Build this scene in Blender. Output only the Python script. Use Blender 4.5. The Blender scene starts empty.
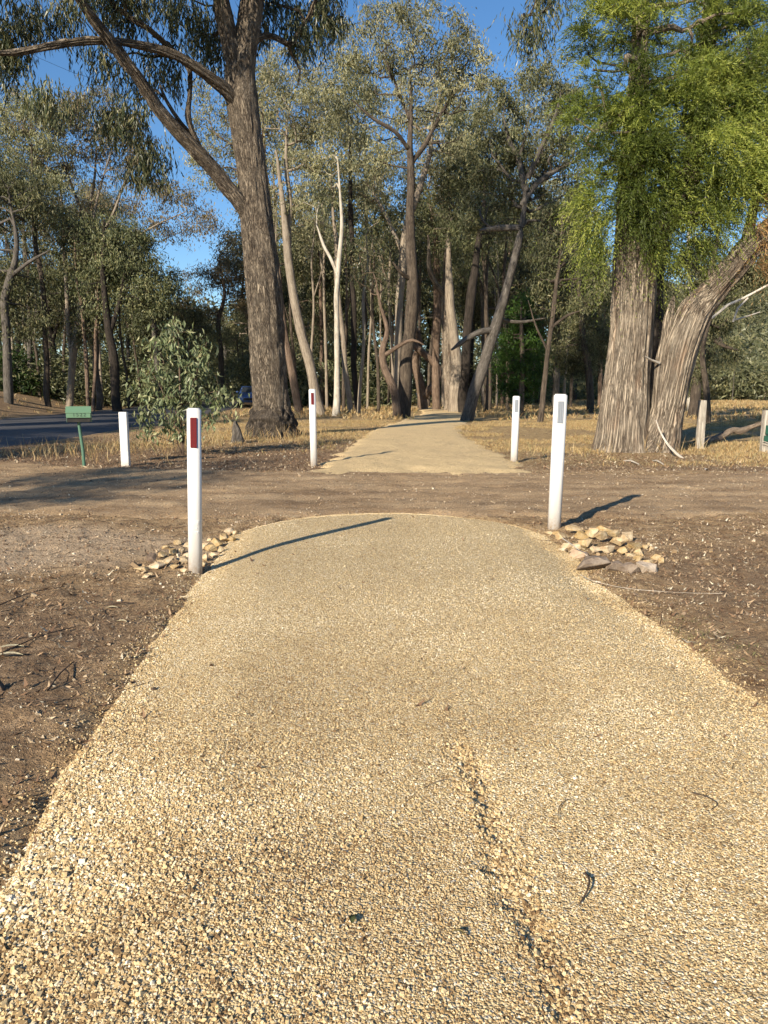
import bpy, bmesh, math, random
import numpy as np
from mathutils import Vector, Matrix

# ------------------------------------------------------------------ camera, sky, sun, exposure
F = 770.0; PITCH = math.radians(8.95); EYE = 1.3
SUN_EL = math.radians(24); SUN_AZ = math.radians(213)      # azimuth clockwise from +Y, of where the sun stands
scene = bpy.context.scene
cd = bpy.data.cameras.new('camera'); cam = bpy.data.objects.new('camera', cd)
scene.collection.objects.link(cam); scene.camera = cam
cam.location = (0, 0, EYE); cam.rotation_euler = (math.pi/2-PITCH, 0, 0)
cd.sensor_fit = 'VERTICAL'; cd.sensor_height = 24.0; cd.lens = F/1024*24.0
cd.clip_start = 0.05; cd.clip_end = 3000
world = bpy.data.worlds.new('World'); scene.world = world; world.use_nodes = True
wn = world.node_tree; wn.nodes.clear()
sky = wn.nodes.new('ShaderNodeTexSky'); sky.sky_type = 'NISHITA'; sky.sun_disc = False
sky.sun_elevation = SUN_EL; sky.sun_rotation = SUN_AZ
sky.altitude = 200; sky.air_density = 1.0; sky.dust_density = 0.1; sky.ozone_density = 4.0
bg = wn.nodes.new('ShaderNodeBackground'); bg.inputs['Strength'].default_value = 0.09
wo = wn.nodes.new('ShaderNodeOutputWorld')
hsv = wn.nodes.new('ShaderNodeHueSaturation'); hsv.inputs['Saturation'].default_value = 1.12
wn.links.new(sky.outputs[0], hsv.inputs['Color']); wn.links.new(hsv.outputs[0], bg.inputs[0]); wn.links.new(bg.outputs[0], wo.inputs[0])
sl = bpy.data.lights.new('sun', 'SUN'); sl.energy = 5.0; sl.angle = math.radians(0.53); sl.color = (1.0, 0.88, 0.70)
so = bpy.data.objects.new('sun', sl); scene.collection.objects.link(so)
sundir = Vector((math.sin(SUN_AZ)*math.cos(SUN_EL), math.cos(SUN_AZ)*math.cos(SUN_EL), math.sin(SUN_EL)))
so.rotation_euler = sundir.to_track_quat('Z', 'Y').to_euler(); so.location = (-10, -20, 20)
scene.view_settings.view_transform = 'Standard'; scene.view_settings.look = 'None'
scene.view_settings.exposure = 0.82; scene.view_settings.gamma = 1.0; scene.view_settings.use_curve_mapping = False
scene.render.engine = 'CYCLES'
cy = scene.cycles
cy.max_bounces = 6; cy.diffuse_bounces = 3; cy.glossy_bounces = 2; cy.transmission_bounces = 3; cy.transparent_max_bounces = 4
cy.use_denoising = True; cy.use_adaptive_sampling = True; cy.adaptive_threshold = 0.02
random.seed(7); rng = np.random.default_rng(7)

# ------------------------------------------------------------------ projection helpers (where things stand)
cp, sp = math.cos(PITCH), math.sin(PITCH)
def W(px, py, d):
    rx = (px-384)/F; ry = (512-py)/F
    y = cp+ry*sp; z = -sp+ry*cp
    return Vector((rx*d/y, d, EYE+z*d/y))
def G(px, py, z=0.0):
    ry = (512-py)/F
    y = cp+ry*sp; zz = -sp+ry*cp
    d = (EYE-z)/(-zz)*y
    return W(px, py, d)

# ------------------------------------------------------------------ noise
def _h(i, j, s):
    n = (i*374761393 + j*668265263 + s*2147483647) & 0xffffffff
    n = ((n ^ (n >> 13))*1274126177) & 0xffffffff
    return ((n ^ (n >> 16)) & 0xffff)/65535.0
def vnoise(x, y, s=0, per=0):
    x = np.asarray(x, float); y = np.asarray(y, float)
    xi = np.floor(x).astype(np.int64); yi = np.floor(y).astype(np.int64)
    fx = x-xi; fy = y-yi; fx = fx*fx*(3-2*fx); fy = fy*fy*(3-2*fy)
    x1 = xi+1
    if per: xi = xi % per; x1 = x1 % per
    a = _h(xi, yi, s); b = _h(x1, yi, s); c = _h(xi, yi+1, s); d = _h(x1, yi+1, s)
    return (a*(1-fx)+b*fx)*(1-fy)+(c*(1-fx)+d*fx)*fy
def fbm(x, y, s=0, o=4):
    t = 0; a = 0.5
    for k in range(o):
        t = t+a*vnoise(x*2**k, y*2**k, s+k); a *= 0.5
    return t
def sstep(a, b, x):
    t = np.clip((np.asarray(x, float)-a)/(b-a), 0, 1); return t*t*(3-2*t)

# ------------------------------------------------------------------ layout of the ground
ROADC = np.array([(-13.0, -60), (-13.0, -20), (-12.9, 5), (-12.7, 17), (-13.0, 30), (-13.8, 45), (-15.2, 60), (-17.2, 80), (-20, 110), (-26, 160), (-36, 220)], float)
PATHC = np.array([(0.55, 11.2), (0.6, 13), (0.75, 17), (1.05, 25), (2.2, 34), (3.3, 42), (3.6, 52), (2.2, 62), (-0.5, 70), (-5, 80)], float)
PATHW = [1.75, 1.5, 1.38, 1.38, 1.3, 1.2, 1.2, 1.2, 1.2, 1.2]
DROADC = np.array([(-16, 13.5), (-10, 12.2), (-6, 10.9), (-2, 10.1), (2, 9.9), (6, 10.1), (12, 10.9), (24, 12.5)], float)
def road_x(y): return np.interp(y, ROADC[:, 1], ROADC[:, 0])
def bank_h(x, y):
    d = (road_x(y)-4.3)-x
    top = np.interp(y, [0, 30, 48, 60, 75, 110], [1.7, 1.7, 1.45, 0.75, 0.35, 0.3])
    return sstep(0.3, 7, d)*top
def smooth_h(x, y):
    x = np.asarray(x, float); y = np.asarray(y, float)
    z = bank_h(x, y)
    far = np.hypot(x, y)
    z = z + 0.5*sstep(52, 80, y)*sstep(-5, -10, x)
    z = z + sstep(120, 420, y-np.minimum(x, 0)*0.3)*np.clip((x+40)*0.25, 6, 85)*sstep(-80, 160, x)      # wooded hill far right
    z = z + (fbm(x*0.18, y*0.18, 3, 2)-0.37)*0.10*sstep(4, 25, far)
    return z
def near_path_mask(x, y):
    # distance outside the near gravel path (negative inside)
    xl = np.interp(y, [0, 1.9, 2.3, 3.2, 5.1, 7.2], [-0.90, -0.97, -1.03, -1.12, -1.27, -1.38]) + (fbm(y*1.7, y*0+3.1, 11, 4)-0.45)*0.10
    xr = np.interp(y, [0, 2.95, 4.9, 7.2], [1.62, 1.58, 1.47, 1.45]) + (fbm(y*1.9, y*0+8.1, 12, 4)-0.45)*0.10
    dx = np.maximum(xl-x, x-xr)
    cx = (xl+xr)/2; hw = (xr-xl)/2
    u = np.clip((x-cx)/hw, -1, 1)
    yend = 8.15 - 1.25*np.abs(u)**3.0 + (fbm(x*3, x*0+1.7, 13, 3)-0.45)*0.15
    dy = y-yend
    return np.maximum(dx, dy)
def ground_h(x, y):
    z = smooth_h(x, y)
    far = np.hypot(x, y)
    fade = 1-sstep(14, 26, far)
    z = z + ((fbm(x*1.3, y*1.3, 5, 4)-0.47)*0.055 + (fbm(x*7, y*7, 6, 5)-0.46)*0.06)*fade
    # flattened where the dirt road crosses
    m = near_path_mask(x, y)
    z = z - 0.03*(1-sstep(-0.05, 0.15, m))
    return z
def gz(x, y): return float(ground_h(np.array([x]), np.array([y]))[0])
def rut_x(y): return np.interp(y, [1.2, 1.42, 1.667, 2.0, 2.44, 3.0], [0.375, 0.366, 0.349, 0.313, 0.274, 0.22])
def path_h(x, y):
    m = near_path_mask(x, y)
    z = smooth_h(x, y)*0 + 0.055*(1-sstep(-0.5, 0.06, m)) - 0.06*sstep(0.0, 0.12, m)
    z = z + (fbm(x*1.1, y*1.1, 21, 3)-0.45)*0.02
    xg = rut_x(y)
    amt = np.clip((2.62-y)/0.25, 0, 1)
    dd = (x-xg+(fbm(y*5, y*0, 31, 4)-0.45)*0.17)
    z = z - 0.016*np.exp(-((dd-0.01)/np.where(dd < 0.01, 0.026, 0.065))**2)*amt*(0.3+1.0*fbm(y*6, x*0, 32, 3))-0.030*amt*np.exp(-(dd/0.05)**2)*(fbm(x*34, y*22, 33, 3)-0.45) 
    return z

# ------------------------------------------------------------------ mesh helpers
def tag(o, label=None, cat=None, group=None, kind=None):
    if label: o['label'] = label
    if cat: o['category'] = cat
    if group: o['group'] = group
    if kind: o['kind'] = kind
    return o
def link(name, me, mat=None, parent=None, loc=None):
    o = bpy.data.objects.new(name, me); scene.collection.objects.link(o)
    if mat is not None and len(me.materials) == 0:
        for m in (mat if isinstance(mat, (list, tuple)) else [mat]): me.materials.append(m)
    if parent: o.parent = parent
    if loc is not None: o.location = loc
    return o
def empty(name, loc, rz=0):
    o = bpy.data.objects.new(name, None); scene.collection.objects.link(o); o.location = loc; o.rotation_euler[2] = rz
    o.empty_display_size = 0.1
    return o
def mesh_np(name, V, Q, tris=False, attrs=None, smooth=False):
    """V (n,3); Q (m,4) or (m,3); attrs: {name:(domain,type,array)}"""
    V = np.ascontiguousarray(V, dtype=np.float32); Q = np.ascontiguousarray(Q, dtype=np.int32)
    k = Q.shape[1]; me = bpy.data.meshes.new(name)
    me.vertices.add(len(V)); me.vertices.foreach_set('co', V.ravel())
    me.loops.add(Q.size); me.loops.foreach_set('vertex_index', Q.ravel())
    me.polygons.add(len(Q)); me.polygons.foreach_set('loop_start', np.arange(0, Q.size, k, dtype=np.int32))
    me.polygons.foreach_set('use_smooth', np.full(len(Q), smooth))
    for an, (dom, typ, arr) in (attrs or {}).items():
        a = me.attributes.new(an, typ, dom)
        a.data.foreach_set('vector' if typ == 'FLOAT_VECTOR' else 'value', np.ascontiguousarray(arr, dtype=np.float32).ravel())
    me.update(calc_edges=True); me.validate(clean_customdata=False)
    return me
def grid_mesh(name, xs, ys, zfun, keep=None, attrs=None):
    X, Y = np.meshgrid(xs, ys); Z = zfun(X, Y)
    n, m = len(xs), len(ys)
    idx = np.arange(n*m).reshape(m, n)
    Q = np.stack([idx[:-1, :-1], idx[:-1, 1:], idx[1:, 1:], idx[1:, :-1]], -1).reshape(-1, 4)
    V = np.stack([X, Y, Z], -1).reshape(-1, 3)
    if keep is not None:
        K = keep(V[Q].mean(1)[:, 0], V[Q].mean(1)[:, 1]); Q = Q[K]
        used = np.zeros(len(V), bool); used[Q.ravel()] = True
        re = np.cumsum(used)-1; V = V[used]; Q = re[Q]
    at = {}
    for an, f in (attrs or {}).items(): at[an] = ('POINT', 'FLOAT', f(V[:, 0], V[:, 1]))
    return mesh_np(name, V, Q, attrs=at, smooth=True)
class Mesh:
    """collects tubes with quad faces + a bark coordinate"""
    def __init__(s): s.V = []; s.Q = []; s.B = []; s.n = 0
    def add(s, V, Q, B):
        s.V.append(V); s.Q.append(Q+s.n); s.B.append(B); s.n += len(V)
    def tube(s, P, R, k=6, off=0.0, disp=None):
        P = np.asarray(P, float); R = np.asarray(R, float); n = len(P)
        T = np.gradient(P, axis=0); T /= np.linalg.norm(T, axis=1)[:, None]+1e-9
        # parallel transport frame
        ref = np.array([1.0, 0, 0]) if abs(T[0][0]) < 0.8 else np.array([0, 1.0, 0])
        U = np.zeros_like(P); u = ref-T[0]*ref.dot(T[0]); u /= np.linalg.norm(u); U[0] = u
        for i in range(1, n):
            u = u-T[i]*u.dot(T[i]); u /= np.linalg.norm(u)+1e-9; U[i] = u
        Wv = np.cross(T, U)
        A = np.linspace(0, 2*math.pi, k, endpoint=False)
        L = np.concatenate([[0], np.cumsum(np.linalg.norm(np.diff(P, axis=0), axis=1))])+off
        rr = np.repeat(R[:, None], k, 1)
        if disp is not None: rr = rr + disp(np.repeat(A[None, :], n, 0), np.repeat(L[:, None], k, 1), rr)
        V = P[:, None, :]+rr[..., None]*(np.cos(A)[None, :, None]*U[:, None, :]+np.sin(A)[None, :, None]*Wv[:, None, :])
        B = np.stack([np.cos(A)[None, :]*R[:, None], np.sin(A)[None, :]*R[:, None], np.repeat(L[:, None], k, 1)], -1)
        i = np.arange(n-1)[:, None]*k; j = np.arange(k)[None, :]; j2 = (j+1) % k
        Q = np.stack([i+j, i+j2, i+k+j2, i+k+j], -1).reshape(-1, 4)
        s.add(V.reshape(-1, 3), Q, B.reshape(-1, 3))
    def build(s, name, mat, parent=None, loc=None, origin=None):
        V = np.concatenate(s.V)
        if origin is not None: V = V-np.array(origin)
        me = mesh_np(name, V, np.concatenate(s.Q), attrs={'bark_co': ('POINT', 'FLOAT_VECTOR', np.concatenate(s.B))}, smooth=True)
        return link(name, me, mat, parent, loc)
def catmull(P, ds):
    P = np.asarray(P, float); n = len(P)
    E = np.vstack([2*P[0]-P[1], P, 2*P[-1]-P[-2]]); out = []
    for i in range(n-1):
        p0, p1, p2, p3 = E[i:i+4]
        m = max(2, int(np.linalg.norm(p2[:3]-p1[:3])/ds)+1)
        t = np.linspace(0, 1, m, endpoint=False)[:, None]
        out.append(0.5*((2*p1)+(-p0+p2)*t+(2*p0-5*p1+4*p2-p3)*t**2+(-p0+3*p1-3*p2+p3)*t**3))
    out.append(P[-1:]); return np.vstack(out)
def bm_obj(name, bm, mat, parent=None, loc=None, smooth=False):
    me = bpy.data.meshes.new(name); bm.to_mesh(me); bm.free()
    if smooth:
        for p in me.polygons: p.use_smooth = True
    return link(name, me, mat, parent, loc)
def box_bm(x0, x1, y0, y1, z0, z1, bev=0.0, seg=2):
    bm = bmesh.new()
    bmesh.ops.create_cube(bm, size=1)
    bmesh.ops.scale(bm, vec=(x1-x0, y1-y0, z1-z0), verts=bm.verts)
    bmesh.ops.translate(bm, vec=((x0+x1)/2, (y0+y1)/2, (z0+z1)/2), verts=bm.verts)
    if bev: bmesh.ops.bevel(bm, geom=bm.edges[:], offset=bev, segments=seg, affect='EDGES')
    return bm

# ------------------------------------------------------------------ materials
def newmat(name):
    m = bpy.data.materials.new(name); m.use_nodes = True; nt = m.node_tree; nt.nodes.clear()
    out = nt.nodes.new('ShaderNodeOutputMaterial'); b = nt.nodes.new('ShaderNodeBsdfPrincipled')
    b.inputs['Roughness'].default_value = 0.9
    if 'Specular IOR Level' in b.inputs: b.inputs['Specular IOR Level'].default_value = 0.25
    nt.links.new(b.outputs[0], out.inputs[0])
    return m, nt, b, out
class N:
    def __init__(s, nt): s.nt = nt
    def link(s, a, b): s.nt.links.new(a, b)
    def put(s, sock, v):
        if hasattr(v, 'links'): s.link(v, sock)
        elif v is not None: sock.default_value = v
    def node(s, t, **kw):
        n = s.nt.nodes.new(t)
        for k, v in kw.items(): setattr(n, k, v)
        return n
    def noise(s, co, scale, det=4, rough=0.55, dist=0.0):
        n = s.node('ShaderNodeTexNoise'); s.put(n.inputs['Vector'], co); n.inputs['Scale'].default_value = scale
        n.inputs['Detail'].default_value = det; n.inputs['Roughness'].default_value = rough; n.inputs['Distortion'].default_value = dist
        return n.outputs['Fac']
    def voro(s, co, scale, feature='F1', out='Distance', rnd=1.0):
        n = s.node('ShaderNodeTexVoronoi', feature=feature); s.put(n.inputs['Vector'], co); n.inputs['Scale'].default_value = scale
        if 'Randomness' in n.inputs: n.inputs['Randomness'].default_value = rnd
        return n.outputs[out]
    def ramp(s, v, stops, interp='LINEAR'):
        n = s.node('ShaderNodeValToRGB'); n.color_ramp.interpolation = interp; e = n.color_ramp.elements
        while len(e) < len(stops): e.new(0.5)
        for i, (p, c) in enumerate(stops):
            e[i].position = p; e[i].color = (*c, 1) if not isinstance(c, (int, float)) else (c, c, c, 1)
        s.put(n.inputs[0], v); return n.outputs[0]
    def mix(s, f, a, b, blend='MIX'):
        n = s.node('ShaderNodeMix', data_type='RGBA', blend_type=blend)
        s.put(n.inputs[0], f)
        for sock, v in ((n.inputs[6], a), (n.inputs[7], b)):
            if isinstance(v, (tuple, list)): v = (*v, 1) if len(v) == 3 else v
            s.put(sock, v)
        return n.outputs[2]
    def math(s, op, a, b=None, c=None):
        n = s.node('ShaderNodeMath', operation=op)
        for i, v in enumerate((a, b, c)):
            if v is not None: s.put(n.inputs[i], v)
        return n.outputs[0]
    def attr(s, name, out='Fac'):
        n = s.node('ShaderNodeAttribute', attribute_name=name); return n.outputs[out]
    def obj(s): return s.node('ShaderNodeTexCoord').outputs['Object']
    def scale(s, co, v):
        n = s.node('ShaderNodeMapping'); s.put(n.inputs['Vector'], co); n.inputs['Scale'].default_value = v; return n.outputs[0]
    def bump(s, h, strength, dist, normal=None):
        n = s.node('ShaderNodeBump'); n.inputs['Strength'].default_value = strength; n.inputs['Distance'].default_value = dist
        s.put(n.inputs['Height'], h)
        if normal is not None: s.put(n.inputs['Normal'], normal)
        return n.outputs[0]
    def rnd(s): return s.node('ShaderNodeObjectInfo').outputs['Random']

def leaf_mat(name, cols, trans=0.35, rough=0.5):
    m, nt, b, out = newmat(name); n = N(nt)
    r = n.attr('rnd'); c = n.ramp(r, [(i/(len(cols)-1), q) for i, q in enumerate(cols)])
    clu = n.attr('clu'); c = n.mix(0.5, c, n.ramp(clu, [(0, 0.22), (1, 0.78)]), 'OVERLAY')
    orr = n.rnd(); hs = n.node('ShaderNodeHueSaturation'); n.put(hs.inputs['Color'], c)
    n.put(hs.inputs['Hue'], n.math('MULTIPLY_ADD', orr, 0.03, 0.485)); n.put(hs.inputs['Value'], n.math('MULTIPLY_ADD', orr, 0.3, 0.85))
    c = hs.outputs[0]
    n.link(c, b.inputs['Base Color']); b.inputs['Roughness'].default_value = rough
    b.inputs['Specular IOR Level'].default_value = 0.35
    t = n.node('ShaderNodeBsdfTranslucent'); n.link(n.mix(1.0, c, (1.0, 1.0, 0.55), 'MULTIPLY'), t.inputs[0])
    mx = n.node('ShaderNodeMixShader'); mx.inputs[0].default_value = trans
    n.link(b.outputs[0], mx.inputs[1]); n.link(t.outputs[0], mx.inputs[2]); n.link(mx.outputs[0], out.inputs[0])
    return m
LEAF_GUM = leaf_mat('shaded_gum_leaf', [(0.030, 0.042, 0.020), (0.055, 0.066, 0.032), (0.10, 0.105, 0.052), (0.19, 0.165, 0.075)], 0.22, 0.38)  # leaf colour darkened in place of shade from the crown above
LEAF_MID = leaf_mat('mid_leaf', [(0.055, 0.065, 0.033), (0.11, 0.12, 0.06), (0.17, 0.175, 0.095), (0.25, 0.23, 0.12)], 0.3, 0.42)
LEAF_OLIVE = leaf_mat('olive_leaf', [(0.11, 0.118, 0.062), (0.20, 0.205, 0.11), (0.30, 0.29, 0.165), (0.40, 0.36, 0.205)], 0.3)
LEAF_DARK = leaf_mat('dark_leaf', [(0.045, 0.054, 0.024), (0.092, 0.103, 0.048), (0.155, 0.158, 0.078), (0.25, 0.225, 0.115)], 0.28)
LEAF_BRIGHT = leaf_mat('bright_leaf', [(0.030, 0.055, 0.012), (0.075, 0.12, 0.022), (0.175, 0.24, 0.044), (0.36, 0.41, 0.09)], 0.35)
LEAF_BROWN = leaf_mat('brown_leaf', [(0.12, 0.06, 0.03), (0.22, 0.11, 0.05), (0.30, 0.17, 0.08)], 0.3)
LEAF_SAGE = leaf_mat('sage_leaf', [(0.11, 0.15, 0.075), (0.19, 0.24, 0.12), (0.28, 0.33, 0.18), (0.38, 0.36, 0.19)], 0.3, 0.42)
LEAF_CONIFER = leaf_mat('conifer_leaf', [(0.012, 0.035, 0.006), (0.025, 0.06, 0.010), (0.04, 0.085, 0.015)], 0.3)
LEAF_TAWNY = leaf_mat('tawny_leaf', [(0.12, 0.11, 0.06), (0.22, 0.19, 0.10), (0.32, 0.26, 0.145)], 0.3)

def bark_mat(name, base, dark, light, red=None, sc=1.0, stretch=0.12, bump=0.02, fiss=0.75):
    m, nt, b, out = newmat(name); n = N(nt)
    co = n.attr('bark_co', 'Vector')
    st = n.scale(co, (1, 1, stretch))
    f1 = n.noise(st, 22*sc, 6, 0.65, 0.6); f2 = n.noise(co, 2.2, 4, 0.6)
    f3 = n.noise(n.scale(co, (1, 1, stretch*0.45)), 60*sc, 3, 0.6)
    c = n.ramp(f1, [(0.30, dark), (0.48, base), (0.70, light)])
    g1 = n.noise(n.scale(co, (1, 1, stretch*0.8)), 34*sc, 3, 0.55, 0.8)
    fis = n.ramp(n.math('ABSOLUTE', n.math('SUBTRACT', g1, 0.5)), [(0.0, 0.0), (0.035, 0.35), (0.09, 1.0)])
    c = n.mix(n.math('MULTIPLY', n.math('SUBTRACT', 1.0, fis), fiss), c, dark)
    c = n.mix(n.ramp(f2, [(0.45, 0.0), (0.65, 0.55)]), c, n.mix(0.5, base, light))
    if red: c = n.mix(n.ramp(n.noise(n.scale(co, (1, 1, 0.25)), 3.4, 3, 0.6), [(0.56, 0.0), (0.72, 0.6)]), c, n.mix(n.ramp(f1, [(0.3, 0.0), (0.7, 1.0)]), tuple(q*0.5 for q in red), red))
    n.link(c, b.inputs['Base Color'])
    h = n.math('ADD', n.math('ADD', f1, n.math('MULTIPLY', f3, 0.45)), n.math('MULTIPLY', fis, 0.8*fiss))
    n.link(n.bump(h, 1.0, bump), b.inputs['Normal'])
    return m
BARK_GUM = bark_mat('shaded_flaky_bark', (0.15, 0.118, 0.086), (0.045, 0.034, 0.026), (0.36, 0.30, 0.225), None, 0.8, 0.2, 0.05, 0.9)  # base colour lowered to stand in for dappled shade on the trunk
BARK_CHAR = bark_mat('charred_bark', (0.06, 0.048, 0.038), (0.018, 0.015, 0.012), (0.20, 0.16, 0.12), None, 0.7, 0.35, 0.05)
BARK_STRING = bark_mat('stringy_bark', (0.32, 0.26, 0.195), (0.07, 0.05, 0.035), (0.50, 0.43, 0.335), (0.30, 0.185, 0.115), 1.0, 0.045, 0.04, 0.9)
BARK_PALE = bark_mat('pale_bark', (0.23, 0.19, 0.145), (0.09, 0.07, 0.053), (0.37, 0.315, 0.245), None, 0.5, 0.12, 0.015, 0.4)
BARK_WHITE = bark_mat('white_bark', (0.40, 0.36, 0.295), (0.18, 0.15, 0.115), (0.55, 0.51, 0.44), None, 0.3, 0.3, 0.006, 0.3)
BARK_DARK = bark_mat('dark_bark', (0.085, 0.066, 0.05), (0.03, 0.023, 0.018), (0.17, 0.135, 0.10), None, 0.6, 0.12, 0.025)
BARK_GREY = bark_mat('shaded_grey_bark', (0.10, 0.088, 0.075), (0.04, 0.034, 0.028), (0.19, 0.17, 0.15), None, 0.6, 0.2, 0.02, 0.6)  # grey made darker to carry the shade on the leaning trunk
BARK_RED = bark_mat('red_brown_bark', (0.165, 0.115, 0.082), (0.06, 0.04, 0.028), (0.27, 0.20, 0.15), None, 0.6, 0.1, 0.02)
BARK_SHADOW = bark_mat('shadow_bark', (0.035, 0.028, 0.022), (0.012, 0.01, 0.008), (0.07, 0.055, 0.045), None, 0.7, 0.1, 0.02)  # shadow on the trunk behind the fork is painted in as near-black
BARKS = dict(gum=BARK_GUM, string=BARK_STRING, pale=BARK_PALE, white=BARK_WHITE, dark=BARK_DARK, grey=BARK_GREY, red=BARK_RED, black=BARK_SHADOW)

def ground_mat():
    m, nt, b, out = newmat('dirt_and_litter'); n = N(nt); co = n.obj()
    big = n.noise(co, 0.55, 4, 0.6); mid = n.noise(co, 5, 7, 0.72); fine = n.noise(co, 60, 4, 0.7)
    dirt = n.ramp(mid, [(0.32, (0.17, 0.10, 0.05)), (0.5, (0.43, 0.285, 0.15)), (0.66, (0.62, 0.44, 0.25))])
    dirt = n.mix(0.75, dirt, n.ramp(fine, [(0.3, 0.25), (0.7, 0.75)]), 'OVERLAY')
    speck = n.ramp(n.voro(co, 75, out='Color'), [(0.0, 0.0), (0.84, 0.0), (0.88, 1.0)], 'LINEAR')
    dirt = n.mix(n.math('MULTIPLY', speck, 0.5), dirt, (0.42, 0.33, 0.22))
    sand = n.ramp(n.noise(co, 30, 4, 0.7), [(0.3, (0.45, 0.32, 0.20)), (0.7, (0.72, 0.55, 0.37))])
    straw = n.ramp(n.noise(n.scale(co, (1, 0.6, 1)), 6, 6, 0.75), [(0.28, (0.20, 0.125, 0.06)), (0.5, (0.42, 0.295, 0.145)), (0.72, (0.60, 0.45, 0.24))])
    litter = n.ramp(n.noise(co, 18, 6, 0.8), [(0.32, (0.085, 0.05, 0.03)), (0.5, (0.26, 0.17, 0.10)), (0.68, (0.46, 0.33, 0.21))])
    c = n.mix(n.attr('sand'), dirt, sand)
    c = n.mix(n.attr('litter'), c, litter)
    c = n.mix(n.attr('straw'), c, straw)
    c = n.mix(n.attr('wood'), c, n.ramp(n.noise(co, 0.12, 5, 0.7), [(0.35, (0.05, 0.06, 0.03)), (0.65, (0.12, 0.12, 0.06))]))
    n.link(c, b.inputs['Base Color'])
    h = n.math('ADD', n.math('MULTIPLY', mid, 0.6), n.math('ADD', n.math('MULTIPLY', fine, 0.25), n.math('MULTIPLY', n.noise(co, 200, 2, 0.6), 0.1)))
    h = n.math('ADD', h, n.math('MULTIPLY', n.noise(co, 22, 5, 0.75), 0.5)); n.link(n.bump(h, 1.0, 0.13), b.inputs['Normal'])
    return m
def gravel_mat(name, cols, s=70, bumpd=0.008):
    m, nt, b, out = newmat(name); n = N(nt); co = n.obj()
    cell = n.node('ShaderNodeTexVoronoi'); n.put(cell.inputs['Vector'], co); cell.inputs['Scale'].default_value = s
    d = cell.outputs['Distance']; sep = n.node('ShaderNodeSeparateColor'); n.link(cell.outputs['Color'], sep.inputs[0])
    c = n.ramp(sep.outputs[0], cols)
    c = n.mix(n.ramp(n.noise(co, 1.3, 4, 0.6), [(0.35, 0.0), (0.7, 0.2)]), c, n.mix(1.0, c, (0.80, 0.76, 0.70), 'MULTIPLY'))
    n.link(c, b.inputs['Base Color'])
    h = n.math('SUBTRACT', n.math('MULTIPLY', sep.outputs[1], 0.6), d)
    h2 = n.noise(co, s*0.35, 3, 0.7)
    n.link(n.bump(n.math('ADD', h, h2), 1.0, bumpd), b.inputs['Normal'])
    return m
GRAV_COLS = [(0.0, (0.17, 0.105, 0.05)), (0.12, (0.36, 0.245, 0.115)), (0.35, (0.49, 0.36, 0.185)), (0.6, (0.56, 0.43, 0.235)), (0.82, (0.63, 0.505, 0.30)), (0.96, (0.74, 0.66, 0.50))]
M_GRAVEL = gravel_mat('yellow_gravel', GRAV_COLS, 150, 0.005)
def path_far_mat():
    m, nt, b, out = newmat('far_yellow_gravel'); n = N(nt); co = n.obj()
    a = n.noise(co, 55, 5, 0.8); c = n.ramp(a, [(0.30, (0.32, 0.215, 0.10)), (0.5, (0.66, 0.49, 0.26)), (0.7, (0.80, 0.65, 0.41))])
    p = n.noise(n.scale(co, (1, 0.5, 1)), 1.6, 6, 0.7); c = n.mix(n.ramp(p, [(0.48, 0.0), (0.68, 0.35)]), c, (0.34, 0.245, 0.15))
    n.link(c, b.inputs['Base Color']); n.link(n.bump(n.math('ADD', a, n.noise(co, 7, 4, 0.6)), 1.0, 0.02), b.inputs['Normal']); return m
M_GRAVEL_FAR = path_far_mat() if True else gravel_mat('far_yellow_gravel', [(0.0, (0.42, 0.29, 0.14)), (0.5, (0.60, 0.45, 0.25)), (1.0, (0.72, 0.58, 0.36))], 60, 0.004)
def pebble_mat(name, cols):
    m, nt, b, out = newmat(name); n = N(nt)
    c = n.ramp(n.attr('rnd'), cols); c = n.mix(0.4, c, n.ramp(n.noise(n.obj(), 160, 3, 0.6), [(0.3, 0.3), (0.7, 0.7)]), 'OVERLAY')
    n.link(c, b.inputs['Base Color']); b.inputs['Roughness'].default_value = 0.75; return m
M_PEBBLE = pebble_mat('quartz_pebble', GRAV_COLS)
def dirtroad_mat():
    m, nt, b, out = newmat('compacted_dirt'); n = N(nt); co = n.obj()
    st = n.scale(co, (0.35, 1, 1))
    a = n.noise(st, 2.0, 5, 0.65); f = n.noise(co, 45, 4, 0.75)
    c = n.ramp(a, [(0.35, (0.23, 0.15, 0.082)), (0.55, (0.38, 0.262, 0.148)), (0.72, (0.52, 0.375, 0.22))])
    c = n.mix(0.8, c, n.ramp(f, [(0.3, 0.22), (0.7, 0.78)]), 'OVERLAY')
    sp_ = n.voro(co, 38, out='Color'); sp2 = n.ramp(sp_, [(0.0, 0.0), (0.80, 0.0), (0.86, 1.0)])
    c = n.mix(n.math('MULTIPLY', sp2, 0.5), c, (0.40, 0.32, 0.23)); n.link(c, b.inputs['Base Color'])
    n.link(n.bump(n.math('ADD', f, n.math('MULTIPLY', a, 1.5)), 1.0, 0.02), b.inputs['Normal']); return m
def asphalt_mat():
    m, nt, b, out = newmat('asphalt'); n = N(nt); co = n.obj()
    c = n.ramp(n.noise(co, 0.6, 5, 0.6), [(0.3, (0.060, 0.060, 0.064)), (0.7, (0.105, 0.103, 0.105))])
    c = n.mix(0.6, c, n.ramp(n.noise(co, 90, 3, 0.7), [(0.3, 0.3), (0.7, 0.7)]), 'OVERLAY')
    n.link(c, b.inputs['Base Color']); b.inputs['Roughness'].default_value = 0.7
    n.link(n.bump(n.noise(co, 120, 2), 0.6, 0.005), b.inputs['Normal']); return m
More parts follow.
